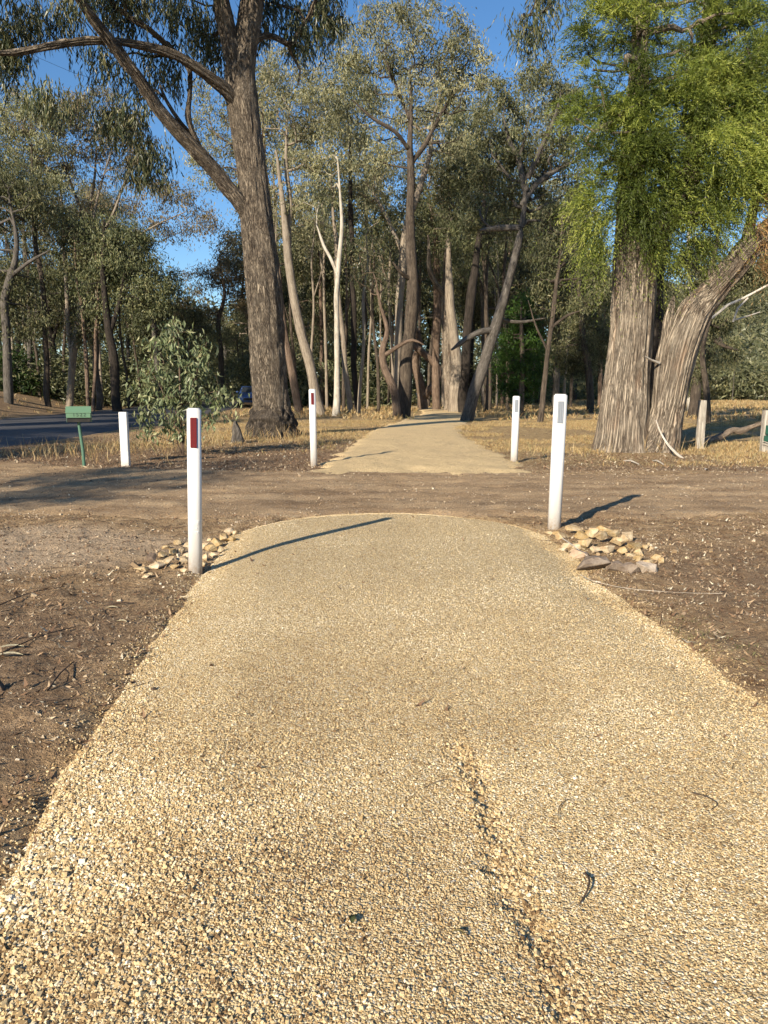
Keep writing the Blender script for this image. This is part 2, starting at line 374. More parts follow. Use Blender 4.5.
def simple_mat(name, col, rough=0.6, dirt=0.25, sc=12, spec=0.3, dirtcol=(0.25, 0.20, 0.15)):
    m, nt, b, out = newmat(name); n = N(nt); co = n.obj()
    c = n.mix(n.ramp(n.noise(co, sc, 5, 0.7), [(0.5, 0.0), (0.8, dirt)]), col, dirtcol)
    n.link(c, b.inputs['Base Color']); b.inputs['Roughness'].default_value = rough; b.inputs['Specular IOR Level'].default_value = spec
    n.link(n.bump(n.noise(co, sc*6, 3), 0.15, 0.002), b.inputs['Normal']); return m
M_WHITE = simple_mat('white_plastic', (0.80, 0.79, 0.76), 0.42, 0.12, 9, 0.4, (0.45, 0.37, 0.27))
def post_mat():
    m, nt, b, out = newmat('white_post_plastic'); n = N(nt); co = n.obj()
    z = n.node('ShaderNodeSeparateXYZ'); n.link(co, z.inputs[0])
    splash = n.math('MULTIPLY', n.ramp(z.outputs[2], [(0.0, 1.0), (0.16, 0.0)]), n.ramp(n.noise(co, 40, 4, 0.7), [(0.35, 0.1), (0.65, 0.9)]))
    c = n.mix(splash, (0.63, 0.62, 0.60), (0.42, 0.31, 0.20))
    scuff = n.ramp(n.noise(n.scale(co, (1, 1, 0.15)), 45, 4, 0.6), [(0.60, 0.0), (0.75, 0.22)])
    c = n.mix(scuff, c, (0.5, 0.45, 0.38)); n.link(c, b.inputs['Base Color'])
    b.inputs['Roughness'].default_value = 0.4; b.inputs['Specular IOR Level'].default_value = 0.4; return m
M_POST = post_mat()
M_RED = simple_mat('red_reflector', (0.125, 0.006, 0.008), 0.45, 0.35, 60, 0.3, (0.24, 0.02, 0.02))
M_GREYREF = simple_mat('grey_reflector', (0.22, 0.24, 0.27), 0.3, 0.3, 60, 0.6, (0.45, 0.46, 0.48))
M_STICKER = simple_mat('pale_grey_print', (0.60, 0.60, 0.58), 0.6, 0.2, 50)
M_GREEN = simple_mat('green_paint', (0.12, 0.22, 0.135), 0.5, 0.35, 18, 0.3, (0.16, 0.20, 0.13))
M_GREENPOLE = simple_mat('green_pole_paint', (0.07, 0.15, 0.10), 0.5, 0.3, 20)
M_SLOT = simple_mat('black_slot', (0.02, 0.018, 0.016), 0.7, 0.1)
M_NUM = simple_mat('dark_numeral', (0.035, 0.05, 0.04), 0.6, 0.1)
M_TIMBER = bark_mat('weathered_timber', (0.42, 0.38, 0.32), (0.20, 0.17, 0.14), (0.58, 0.54, 0.47), None, 1.6, 0.05, 0.006)
M_BONE = bark_mat('bleached_wood', (0.55, 0.50, 0.42), (0.30, 0.25, 0.20), (0.70, 0.66, 0.58), None, 1.0, 0.1, 0.003)
M_LOG = bark_mat('log_wood', (0.20, 0.155, 0.115), (0.07, 0.05, 0.04), (0.36, 0.29, 0.22), None, 1.0, 0.08, 0.01)
M_BOARD = simple_mat('dark_green_board', (0.018, 0.075, 0.05), 0.5, 0.2, 10)
M_BLUE = simple_mat('blue_sign_face', (0.03, 0.10, 0.42), 0.4, 0.1, 10)
M_STEEL = simple_mat('galvanised_steel', (0.35, 0.36, 0.37), 0.45, 0.2, 10, 0.5)
M_TRAILER = simple_mat('white_trailer_paint', (0.75, 0.75, 0.73), 0.4, 0.2, 6)
M_TYRE = simple_mat('black_rubber', (0.02, 0.02, 0.02), 0.8, 0.1)
def rock_mat(name, a, b2, c2):
    m, nt, b, out = newmat(name); n = N(nt); co = n.obj()
    f = n.noise(co, 14, 6, 0.7); c = n.ramp(f, [(0.3, a), (0.5, b2), (0.7, c2)])
    hs = n.node('ShaderNodeHueSaturation'); n.put(hs.inputs['Color'], c)
    r = n.rnd(); n.put(hs.inputs['Value'], n.math('MULTIPLY_ADD', r, 0.4, 0.8)); n.put(hs.inputs['Saturation'], n.math('MULTIPLY_ADD', r, -0.35, 1.15))
    n.link(hs.outputs[0], b.inputs['Base Color'])
    n.link(n.bump(n.noise(co, 30, 5, 0.7), 1.0, 0.012), b.inputs['Normal']); return m
M_ROCK = rock_mat('cream_quartz', (0.30, 0.18, 0.08), (0.45, 0.33, 0.18), (0.60, 0.49, 0.33))
M_ROCKGREY = rock_mat('grey_rock', (0.12, 0.085, 0.06), (0.20, 0.15, 0.11), (0.30, 0.24, 0.18))
M_ROCKBROWN = rock_mat('brown_rock', (0.05, 0.035, 0.025), (0.11, 0.075, 0.05), (0.18, 0.12, 0.08))
def grass_mat(name, cols, trans=0.3):
    m, nt, b, out = newmat(name); n = N(nt); c = n.ramp(n.attr('rnd'), cols); n.link(c, b.inputs['Base Color'])
    b.inputs['Roughness'].default_value = 0.7
    t = n.node('ShaderNodeBsdfTranslucent'); n.link(c, t.inputs[0]); mx = n.node('ShaderNodeMixShader'); mx.inputs[0].default_value = trans
    n.link(b.outputs[0], mx.inputs[1]); n.link(t.outputs[0], mx.inputs[2]); n.link(mx.outputs[0], out.inputs[0]); return m
M_STRAW = grass_mat('straw', [(0, (0.26, 0.16, 0.07)), (0.4, (0.44, 0.30, 0.13)), (0.8, (0.62, 0.48, 0.27)), (1.0, (0.24, 0.24, 0.09))])
M_LITTER = grass_mat('fallen_leaf', [(0, (0.09, 0.05, 0.03)), (0.35, (0.21, 0.125, 0.07)), (0.7, (0.36, 0.25, 0.15)), (0.93, (0.52, 0.42, 0.28)), (1.0, (0.60, 0.55, 0.42))], 0.1)
M_GREENLEAF = simple_mat('dull_green_leaf', (0.12, 0.14, 0.06), 0.5, 0.2, 30)
M_TWIG = bark_mat('twig_bark', (0.10, 0.065, 0.045), (0.04, 0.028, 0.02), (0.18, 0.13, 0.09), None, 2.0, 0.3, 0.002)

# ------------------------------------------------------------------ ground
def axis(lo, hi, fine, f0, f1, grow=1.09, maxs=12):
    a = list(np.arange(f0, f1, fine)); s = fine; x = f1
    while x < hi: a.append(x); s = min(s*grow, maxs); x += s
    a.append(hi); s = fine; x = f0; b = []
    while x > lo: s = min(s*grow, maxs); x -= s; b.append(x)
    return np.array(sorted(set(b+a)))
def m_sand(x, y):
    d = np.hypot((x+2.9)/1.7, (y-6.4)/1.1)
    return sstep(1.15, 0.5, d+(fbm(x*1.4, y*1.4, 41, 4)-0.45)*1.0)*1.0
def m_litter(x, y):
    a = sstep(12.2, 12.8, y)*sstep(24, 17, y)*sstep(3, -0.5, x)
    b = sstep(30, 45, y)*sstep(9, 4, x)*0.8
    c = (x < road_x(y)-4)*0.6
    d = sstep(7.5, 6, y)*sstep(1.3, 2.2, x)*0.55 + sstep(12.3, 12.9, y)*sstep(17.5, 13.5, y)*sstep(2, 3.5, x)*1.1
    e = sstep(6, 4, y)*sstep(-1, -1.5, x)*0.7
    return np.clip((a+b+c+d+e)*(0.6+fbm(x*0.8, y*0.8, 42, 4)), 0, 1)
def m_straw(x, y):
    a = sstep(15, 20, y)*(0.4+0.6*sstep(-0.4, 0.2, fbm(x*.3, y*.3, 43, 3)-0.4+0.3))*sstep(-14, -6, x+0*y)
    b = sstep(12.6, 13.6, y)*sstep(1.5, 2.6, x)*0.85
    c = sstep(24, 28, y)*sstep(4, 9, x)*0.5
    d = (x < road_x(y)-4)*0.35
    return np.clip((a+b+c+d)*(0.25+1.5*(fbm(x*0.7, y*0.7, 44, 4)-0.1)), 0, 1)*sstep(-8.5, -6.5, x+0.0*y+(y > 30)*50)*np.where(x < road_x(y)-4, 1, 1)
xs = axis(-700, 700, 0.035, -4.5, 4.5, 1.07, 14); ys = axis(-60, 900, 0.035, 1.0, 9, 1.05, 14)
me = grid_mesh('ground', xs, ys, ground_h, attrs={'sand': m_sand, 'litter': m_litter, 'straw': m_straw,
     'wood': lambda x, y: sstep(115, 150, y)})
tag(link('ground', me, ground_mat()), kind='structure')

# dirt road crossing the path: a sheet draped a few mm above the ground
def droad_c(x): return np.interp(x, DROADC[:, 0], DROADC[:, 1])
def dr_mask(x, y):
    hw = np.interp(x, [-16, -9, -5, 0, 24], [4.5, 3.2, 2.35, 2.0, 1.75])
    return np.abs(y-droad_c(x)) - hw + (fbm(x*1.1, y*1.1, 51, 4)-0.45)*0.7
def dr_h(x, y):
    m = dr_mask(x, y)
    lift = 0.012-0.05*sstep(-0.05, 0.25, m)
    rut = -0.018*np.exp(-((y-droad_c(x)-0.8)/0.28)**2)-0.018*np.exp(-((y-droad_c(x)+0.8)/0.28)**2)
    return ground_h(x, y)+lift+rut*0.6+0.012
me = grid_mesh('dirt_road', axis(-10.5, 30, 0.07, -6, 6, 1.05, 0.5), np.arange(7.0, 17, 0.07), dr_h, keep=lambda x, y: dr_mask(x, y) < 0.3)
tag(link('dirt_road', me, dirtroad_mat()), kind='structure')

# near gravel path
me = grid_mesh('gravel_path', np.arange(-1.7, 2.0, 0.016), np.arange(0.9, 8.6, 0.018), path_h, keep=lambda x, y: near_path_mask(x, y) < 0.13)
tag(link('gravel_path', me, M_GRAVEL), kind='structure')
# gravel path beyond the crossing
pc = catmull(PATHC, 0.12); pw = np.interp(pc[:, 1] if False else np.arange(len(pc)), np.linspace(0, len(pc)-1, len(PATHW)), PATHW)
tt = np.gradient(pc, axis=0); tt /= np.linalg.norm(tt, axis=1)[:, None]; nn = np.stack([-tt[:, 1], tt[:, 0]], 1)
u = np.linspace(-1.06, 1.06, 33)
wob = 1+(fbm(np.arange(len(pc))*0.35, np.zeros(len(pc)), 61, 4)-0.45)*0.35
P = pc[:, None, :]-nn[:, None, :]*(u[None, :, None]*(pw*wob)[:, None, None])
P[..., 0] += (fbm(P[..., 1]*2.1, P[..., 0]*0+np.sign(u)[None, :], 62, 4)-0.45)*0.3*np.abs(u)[None, :]**3
Z = ground_h(P[..., 0], P[..., 1])+0.04*(1-np.abs(u)[None, :]**4)-0.05*sstep(0.93, 1.06, np.abs(u))[None, :]+0.01
Z += 0.02-0.06*sstep(12.6, 11.7, P[..., 1]+(fbm(P[..., 0]*1.7, P[..., 1]*1.7, 63, 4)-0.45)*1.8)
n0, m0 = P.shape[:2]; idx = np.arange(n0*m0).reshape(n0, m0)
Q = np.stack([idx[:-1, :-1], idx[:-1, 1:], idx[1:, 1:], idx[1:, :-1]], -1).reshape(-1, 4)
me = mesh_np('far_path', np.concatenate([P, Z[..., None]], -1).reshape(-1, 3), Q, smooth=True)
tag(link('path', me, M_GRAVEL_FAR), kind='structure')
def on_far_path(x, y):
    c = np.interp(y, PATHC[:, 1], PATHC[:, 0]); return (np.abs(x-c) < 1.28+(vnoise(x*3, y*3, 64)-.5)*.7) & (y > 11.3)

# asphalt road
rc = catmull(ROADC, 1.0)
tt = np.gradient(rc, axis=0); tt /= np.linalg.norm(tt, axis=1)[:, None]; nn = np.stack([-tt[:, 1], tt[:, 0]], 1)
u = np.linspace(-4.1, 4.1, 19)
P = rc[:, None, :]-nn[:, None, :]*u[None, :, None]
Z = ground_h(P[..., 0], P[..., 1])+0.05+0.05*(1-(u/4.1)**2)[None, :]-0.12*(np.abs(u) > 4.0)[None, :]
n0, m0 = P.shape[:2]; idx = np.arange(n0*m0).reshape(n0, m0)
Q = np.stack([idx[:-1, :-1], idx[:-1, 1:], idx[1:, 1:], idx[1:, :-1]], -1).reshape(-1, 4)
me = mesh_np('asphalt_road', np.concatenate([P, Z[..., None]], -1).reshape(-1, 3), Q, smooth=True)
tag(link('asphalt_road', me, asphalt_mat()), kind='structure')

# ------------------------------------------------------------------ loose stones, litter, grass (nobody could count them)
CUBE = np.array([[x, y, z] for z in (-.5, .5) for y in (-.5, .5) for x in (-.5, .5)])
CQ = np.array([[0, 2, 3, 1], [4, 5, 7, 6], [0, 1, 5, 4], [2, 6, 7, 3], [0, 4, 6, 2], [1, 3, 7, 5]])
def rot_mats(n, flat=1.0):
    a = rng.uniform(0, 2*math.pi, n); q = rng.normal(0, 1, (n, 3)); q[:, 2] += flat; q /= np.linalg.norm(q, axis=1)[:, None]
    z = q; x = np.stack([np.cos(a), np.sin(a), np.zeros(n)], 1); x -= z*(x*z).sum(1)[:, None]; x /= np.linalg.norm(x, axis=1)[:, None]
    return np.stack([x, np.cross(z, x), z], 1)      # rows
def pebbles(name, x, y, z, size, mat, label=None, dark=0):
    n = len(x); S = size[:, None]*rng.uniform(0.55, 1.15, (n, 3)); S[:, 2] *= 0.66
    C = (CUBE[None]+rng.uniform(-0.22, 0.22, (n, 8, 3)))
    C[:, 4:, :2] *= rng.uniform(0.45, 0.95, (n, 1, 1))
    C = C*S[:, None, :]
    R = rot_mats(n, 2.0); Vv = np.einsum('nij,njk->nik', C, R)+np.stack([x, y, z], 1)[:, None, :]
    Qv = (CQ[None]+(np.arange(n)*8)[:, None, None]).reshape(-1, 4)
    rn = np.repeat(np.clip(rng.random(n)**1.15+dark+(fbm(x*2.2, y*2.2, 91, 4)-0.47)*0.9, 0, 1), 8)
    me = mesh_np(name, Vv.reshape(-1, 3), Qv, attrs={'rnd': ('POINT', 'FLOAT', rn)})
    return tag(link(name, me, mat), kind='stuff')
def scatter(n, x0, x1, y0, y1, dens):
    x = rng.uniform(x0, x1, n); y = rng.uniform(y0, y1, n)
    k = rng.random(n) < dens(x, y); return x[k], y[k]
def dens_gravel(x, y):
    m = near_path_mask(x, y); xg = rut_x(y)
    d = np.clip(1.1-(y-1.4)*0.24, 0.16, 1)
    edge = np.exp(-((m+0.05)/0.12)**2)
    return np.where(m < 0.03, np.maximum(d, edge*0.8), np.exp(-np.maximum(m, 0)/0.10)*0.5)
x, y = scatter(760000, -1.9, 2.1, 1.15, 8.3, dens_gravel)
m = near_path_mask(x, y)
left = sstep(0.35, -1.0, x)*sstep(3.4, 1.5, y); edge = np.exp(-((m+0.02)/0.12)**2)*sstep(7, 3, y)
groove = np.exp(-((x-rut_x(y)-0.01)/0.06)**2)*(y < 2.6)
size = 0.0035+0.0033*left+0.0015*edge+0.0030*groove
size *= np.exp(rng.normal(0, 0.32, len(x)))
zz = np.where(m < 0.03, path_h(x, y), np.maximum(ground_h(x, y), path_h(x, y)))+size*0.15
pebbles('gravel_stones', x, y, zz, size, M_PEBBLE, dark=-0.35*np.exp(-((x-rut_x(y))/0.035)**2)*(y < 2.6)*(rng.random(len(x)) < .55))  # stones coloured darker along the rut, standing in for its shade
# scattered stones on the dirt
x, y = scatter(150000, -6.5, 7, 1.3, 13.5, lambda x, y: np.where(near_path_mask(x, y) > 0.02, np.where(dr_mask(x, y) < 0, 0.22, 0.25+0.6*(fbm(x*1.6, y*1.6, 80, 4) > 0.47)), 0)*np.where(y > 8, 0.7, 1))
size = 0.0048*np.exp(rng.normal(0, 0.5, len(x)))*(1+0.06*y)
zz = np.maximum(ground_h(x, y), np.where(dr_mask(x, y) < 0.1, dr_h(x, y), -9))+size*0.15
pebbles('scattered_stones', x, y, zz, size, pebble_mat('dirt_stone', [(0, (0.12, 0.08, 0.05)), (0.5, (0.27, 0.2, 0.135)), (0.85, (0.42, 0.33, 0.22)), (1, (0.6, 0.52, 0.4))]))

def blades(name, P, D, Wd, L, wid, mat, curl=0.25, kind='stuff', parent=None, rnd=None, clu=None, origin=None, two=False):
    """n flat leaves: base P, direction D (unit), side Wd (unit), length L, width wid; 4 verts (or 6 when bent)"""
    n = len(P); L = L[:, None]; w = wid[:, None]; N_ = np.cross(D, Wd)
    a = P; t = P+D*L-N_*L*curl*0.5; mid = P+D*L*0.45+N_*L*curl*0.25
    V = np.stack([a, mid-Wd*w*0.5, t, mid+Wd*w*0.5], 1).reshape(-1, 3)
    if origin is not None: V = V-np.array(origin)
    Qv = np.arange(4*n).reshape(-1, 4)
    r = rng.random(n) if rnd is None else rnd
    at = {'rnd': ('POINT', 'FLOAT', np.repeat(r, 4)), 'clu': ('POINT', 'FLOAT', np.repeat(rng.random(n) if clu is None else clu, 4))}
    me = mesh_np(name, V, Qv, attrs=at)
    o = link(name, me, mat, parent)
    if kind: o['kind'] = kind
    return o
def unit(v): return v/(np.linalg.norm(v, axis=1)[:, None]+1e-9)
def top_h(x, y):
    return np.maximum(ground_h(x, y), np.maximum(np.where(dr_mask(x, y) < 0.1, dr_h(x, y), -9), np.where(near_path_mask(x, y) < 0.05, path_h(x, y), -9)))
# leaf litter
def dens_litter(x, y):
    m = near_path_mask(x, y)
    d = 0.11+0.30*m_litter(x, y)+0.10*(fbm(x*1.1, y*1.1, 79, 3) > 0.5)+0.9*sstep(12.3, 12.8, y)*m_litter(x, y)
    d = np.where(dr_mask(x, y) < -0.1, 0.025, d); d = np.where(m < 0, 0.006, d)
    d = d+0.25*np.exp(-np.abs(m-0.07)/0.06)*(y < 7)
    return np.where(on_far_path(x, y), 0.02, d)*(x > road_x(y)+4.5)*(0.4+1.5*fbm(x*2, y*2, 71, 3))
xa, ya = scatter(170000, -6, 6, 1.3, 8, dens_litter); xb, yb = scatter(150000, -9, 12, 8, 27, dens_litter)
x = np.concatenate([xa, xb]); y = np.concatenate([ya, yb]); n = len(x)
a = rng.uniform(0, 2*math.pi, n); D = unit(np.stack([np.cos(a), np.sin(a), rng.normal(0.03, 0.13, n)], 1))
S = unit(np.cross(D, np.stack([rng.normal(0, .35, n), rng.normal(0, .35, n), np.ones(n)], 1)))
L = (0.012+0.058*rng.random(n)**2.0)*(1+0.6*(y > 12)); wd = L*rng.uniform(0.10, 0.34, n)
blades('leaf_litter', np.stack([x, y, top_h(x, y)+0.006], 1), D, S, L, wd, M_LITTER, 0.5)
# dry grass
def dens_grass(x, y):
    d = m_straw(x, y)**1.3
    d = d*(fbm(x*0.7, y*0.7, 72, 3) > 0.41)
    d = np.where((dr_mask(x, y) < 0.05) | on_far_path(x, y) | (near_path_mask(x, y) < 0.25), 0, d)
    return d*((x > road_x(y)+4.6) | (x < road_x(y)-4.6))
def grass(name, n, x0, x1, y0, y1, h0, h1, w, dens=dens_grass, mat=M_STRAW, lean=0.45):
    x, y = scatter(n, x0, x1, y0, y1, dens); k = 5
    x = np.repeat(x, k)+rng.normal(0, 0.04, len(x)*k); y = np.repeat(y, k)+rng.normal(0, 0.04, len(y)*k); m = len(x)
    D = unit(np.stack([rng.normal(0, lean, m), rng.normal(0, lean, m), np.ones(m)], 1))
    S = unit(np.cross(D, np.stack([rng.normal(0, 1, m), rng.normal(0, 1, m), np.zeros(m)], 1)))
    L = rng.uniform(h0, h1, m)*(0.5+fbm(x*0.5, y*0.5, 73, 2))
    return blades(name, np.stack([x, y, ground_h(x, y)-0.005], 1), D, S, L, np.full(m, w), mat, 0.5)
grass('dry_grass', 70000, -9, 22, 12.4, 34, 0.03, 0.13, 0.010)
grass('dry_grass', 30000, -45, 45, 34, 95, 0.12, 0.4, 0.04)
def near_fringe(x, y):
    m = near_path_mask(x, y)
    return np.where((m > 0.03) & (m < 0.35) & (x > 0.5), 0.28, 0)*(fbm(x*3, y*3, 75, 3) > 0.5)
grass('green_tufts', 5000, 1.3, 2.6, 2.0, 6.5, 0.015, 0.05, 0.004, near_fringe,
      grass_mat('green_grass', [(0, (0.10, 0.12, 0.04)), (0.6, (0.20, 0.19, 0.08)), (1, (0.4, 0.32, 0.17))]), 0.9)
# tall straw around the letterbox and below the sapling
def tall1(x, y):
    return np.exp(-(((x+6.6)/1.5)**2+((y-15.4)/1.3)**2))*0.9+np.exp(-(((x+4.9)/1.5)**2+((y-17.2)/1.2)**2))*0.6+0.35*np.exp(-(((x-3.6)/1.4)**2+((y-15.6)/0.7)**2))+0.5*np.exp(-(((x+3.3)/1.4)**2+((y-21.5)/2.2)**2))+0.4*np.exp(-(((x-6.9)/1.5)**2+((y-16.9)/0.6)**2))
grass('tall_dry_grass', 16000, -9.3, 9.5, 12.9, 24, 0.12, 0.48, 0.010, lambda x, y: tall1(x, y)*0.22*(x > road_x(y)+4.6)*(dr_mask(x, y) > 0.15), M_STRAW, 0.28)
# fine twigs lying about
def twigs(name, n, x0, x1, y0, y1, dens, L0, L1, r):
    x, y = scatter(n, x0, x1, y0, y1, dens); M = Mesh()
    for px, py in zip(x, y):
        a = random.uniform(0, 6.28); L = random.uniform(L0, L1); c = random.uniform(-1.0, 1.0); pts = []
        qx, qy = px, py
        for i in range(4):
            pts.append((qx, qy, float(top_h(np.array([qx]), np.array([qy]))[0])+r*1.5)); qx += math.cos(a)*L/3; qy += math.sin(a)*L/3; a += c*0.4
        M.tube(pts, [r, r*.9, r*.7, r*.4], 4)
    return tag(M.build(name, M_TWIG), kind='stuff')
twigs('fine_twigs', 1500, -4, 4, 1.4, 9, lambda x, y: np.where(near_path_mask(x, y) < 0, 0.33, 0.6), 0.02, 0.09, 0.0010)
twigs('dropped_twigs', 800, -5, 6, 2.0, 8, lambda x, y: np.where(near_path_mask(x, y) < 0, 0.0, 0.8), 0.05, 0.28, 0.0019)

# ------------------------------------------------------------------ trees
class Skel:
    def __init__(s): s.P = []; s.par = []; s.R = []; s.w = []; s.kids = []
    def add(s, p, par, r=None):
        s.P.append(np.array(p, float)); s.par.append(par); s.R.append(r); s.w.append(0); return len(s.P)-1
    def poly(s, pts, rad, par=-1):
        ids = []
        for p, r in zip(pts, rad): par = s.add(p, par, r); ids.append(par)
        return ids
    def grow(s, tip, step=0.7, sag=0.0, minz=None):
        A = np.array(s.P); t = np.array(tip, float)
        d = np.linalg.norm(A-t, axis=1)
        up = np.maximum(0, A[:, 2]-t[2]+0.2)*1.2
        if minz is not None: up = up+np.where(A[:, 2] < minz, 50, 0)
        i = int(np.argmin(d+up)); a = A[i]; L = d[i]
        if L < 0.15: return i
        m = max(2, int(L/step)); par = i
        # leave along the parent's direction, then bend to the tip
        pd = (a-A[s.par[i]]) if s.par[i] >= 0 else np.array([0, 0, 1.0]); pd = pd/(np.linalg.norm(pd)+1e-9)
        c = a+pd*L*0.3+np.array([0, 0, L*0.12])+rng.normal(0, L*0.05, 3)
        for k in range(1, m+1):
            u = k/m; q = (1-u)**2*a+2*u*(1-u)*c+u*u*t
            if 0 < u < 1: q = q+rng.normal(0, step*0.09, 3)
            q[2] -= sag*u*u*L
            par = s.add(q, par)
        return par
    def finish(s, rt=0.012, ex=0.45):
        n = len(s.P); w = np.zeros(n); has = np.zeros(n, bool)
        for i in range(n):
            if s.par[i] >= 0: has[s.par[i]] = True
        w[~has] = 1
        for i in range(n-1, -1, -1):
            if s.par[i] >= 0: w[s.par[i]] += w[i]
        s.w = w; R = np.zeros(n)
        for i in range(n):
            r = rt*w[i]**ex
            if s.R[i] is not None: r = s.R[i]
            elif s.par[i] >= 0: r = min(r, R[s.par[i]]*0.85)
            R[i] = r
        s.rad = R
    def chains(s):
        n = len(s.P); kids = [[] for _ in range(n)]
        for i in range(n):
            if s.par[i] >= 0: kids[s.par[i]].append(i)
        out = []; stack = [(r, -1) for r in range(n) if s.par[r] < 0]
        while stack:
            i, fr = stack.pop(); ch = ([fr] if fr >= 0 else [])+[i]; cur = i
            while kids[cur]:
                ks = sorted(kids[cur], key=lambda k: -(s.rad[k] + (1 if s.R[k] is not None else 0)))
                for k in ks[1:]: stack.append((k, cur))
                cur = ks[0]; ch.append(cur)
            out.append((ch, fr >= 0))
        return out

def ridge_disp(amp, fa, fl, seed, flare=0.0, lobes=5, flh=1.2):
    def f(A, L, R):
        u = A/(2*math.pi)*fa
        warp = (vnoise(A/(2*math.pi)*6, L*0.8, seed+9, per=6)-0.5)*2.0
        g = vnoise(u+warp*0+0, L*fl+warp, seed, per=fa); g2 = vnoise(u*2, L*fl*2.2, seed+1, per=fa*2)
        low = vnoise(A/(2*math.pi)*4, L*0.5, seed+2, per=4)-0.5
        d = amp*(np.abs(g-0.5)*2-0.5)*1.3+amp*0.5*(g2-0.5)+R*0.16*low
        if flare:
            fl_ = np.exp(-np.maximum(L-0.3, 0)/flh*2.2)
            d = d+R*flare*fl_*(0.55+0.9*vnoise(A/(2*math.pi)*lobes, L*0.3, seed+3, per=lobes))
        return d
    return f

def leaf_cloud(name, C, per, spread, L, wid, mat, parent, origin, droop=0.75, style='leaf', clu=None):
    """leaves around the twig ends C"""
    C = np.asarray(C); nC = len(C)
    sh = np.exp(rng.normal(0, 0.25, (nC, 3))); 
    q_ = 0.35/max(spread, .18); cl = np.clip((fbm(C[:, 0]*q_*1.5+C[:, 2]*q_*0.7+50, C[:, 2]*q_*1.5+C[:, 1]*q_+50, 90, 2)-0.375)*2.6+0.5+rng.normal(0, .12, nC), 0, 1)
    if style == 'leaf':
        n = nC*per; ci = np.repeat(np.arange(nC), per)
        off = rng.normal(0, 1, (n, 3)); off *= (rng.random((n, 1))**0.4)
        P = C[ci]+off*spread*sh[ci]*np.array([1, 1, 0.75])
        D = unit(np.stack([rng.normal(0, 1, n), rng.normal(0, 1, n), rng.normal(0, 0.8, n)-droop*2], 1))
        S = unit(np.cross(D, rng.normal(0, 1, (n, 3))))
        ll = L*np.exp(rng.normal(0, 0.25, n)); ww = wid*np.exp(rng.normal(0, 0.25, n))
        return blades(name, P, D, S, ll, ww, mat, 0.25, None, parent, np.clip(rng.random(n)*0.8+0.2*cl[ci], 0, 1), cl[ci], origin)
    if style == 'hang':       # strings of long leaves hanging from fine twigs
        ns = per//7; n = nC*ns*7; ci = np.repeat(np.arange(nC), ns*7)
        so_ = rng.normal(0, 1, (nC*ns, 3))*spread*np.array([1, 1, 0.55]); off = np.repeat(so_, 7, 0)
        k = np.tile(np.arange(7), nC*ns); sw = np.repeat(rng.normal(0, 0.22, (nC*ns, 2)), 7, 0)
        P = C[ci]+off; P[:, 2] -= k*L*0.42; P[:, :2] += sw*(k*L*0.42)[:, None]+rng.normal(0, L*0.12, (n, 2))
        D = unit(np.stack([rng.normal(0, 0.28, n)+sw[:, 0], rng.normal(0, 0.28, n), -np.ones(n)], 1))
        S = unit(np.cross(D, rng.normal(0, 1, (n, 3))))
        ll = L*np.exp(rng.normal(0, 0.25, n)); ww = wid*np.exp(rng.normal(0, 0.25, n))
        return blades(name, P, D, S, ll, ww, mat, 0.2, None, parent, rng.random(n), cl[ci], origin)
    if style == 'feather':    # sprays of narrow needles along an arching axis
        K = 20; ns = per; m = nC*ns; ci = np.repeat(np.arange(nC), ns)
        cen = np.array(origin)+np.array([0, 0, 5.0]); oc = unit(C-cen)+rng.normal(0, .35, C.shape); outw = rng.normal(0, .75, (m, 3))+oc[ci]*1.2; ax = unit(outw+np.array([0, 0, 0.25]))
        base = C[ci]+rng.normal(0, 1, (m, 3))*spread*np.array([1, 1, 0.8])*0.7
        LL = L*5.2*np.exp(rng.normal(0, 0.25, m))
        t = np.tile(np.linspace(0.05, 1, K), m); mi = np.repeat(np.arange(m), K)
        P = base[mi]+ax[mi]*(t*LL[mi])[:, None]; P[:, 2] -= (t**2)*LL[mi]*0.8
        tang = unit(ax[mi]-np.array([0, 0, 1])*(t*1.1)[:, None])
        side = unit(np.cross(tang, rng.normal(0, 1, (m*K, 3))))
        D = unit(tang*0.8+side*0.6); S = unit(np.cross(D, rng.normal(0, 1, (m*K, 3))))
        ll = L*(1.15-0.6*t)*np.exp(rng.normal(0, 0.2, m*K)); ww = np.full(m*K, wid)
        rn = np.clip(0.35*rng.random(m*K)+0.35*t+0.45*cl[ci][mi]**1.5, 0, 1)
        return blades(name, P, D, S, ll, ww, mat, 0.15, None, parent, rn, cl[ci][mi], origin)

def sample_crown(ells, dens=1.0):
    T = []
    for (cx, cy, rx, ry, d, nt) in ells:
        k = 0; nt = int(nt*dens)
        c = W(cx, cy, d); sc = d/F*1.02
        while k < nt:
            v = rng.uniform(-1, 1, 3)
            r = np.linalg.norm(v)
            if r > 1 or (r < 0.55 and rng.random() < 0.6): continue
            k += 1
            T.append((c.x+v[0]*rx*sc, c.y+v[1]*(rx+ry)/2*sc*0.8, c.z+v[2]*ry*sc))
    return np.array(T)

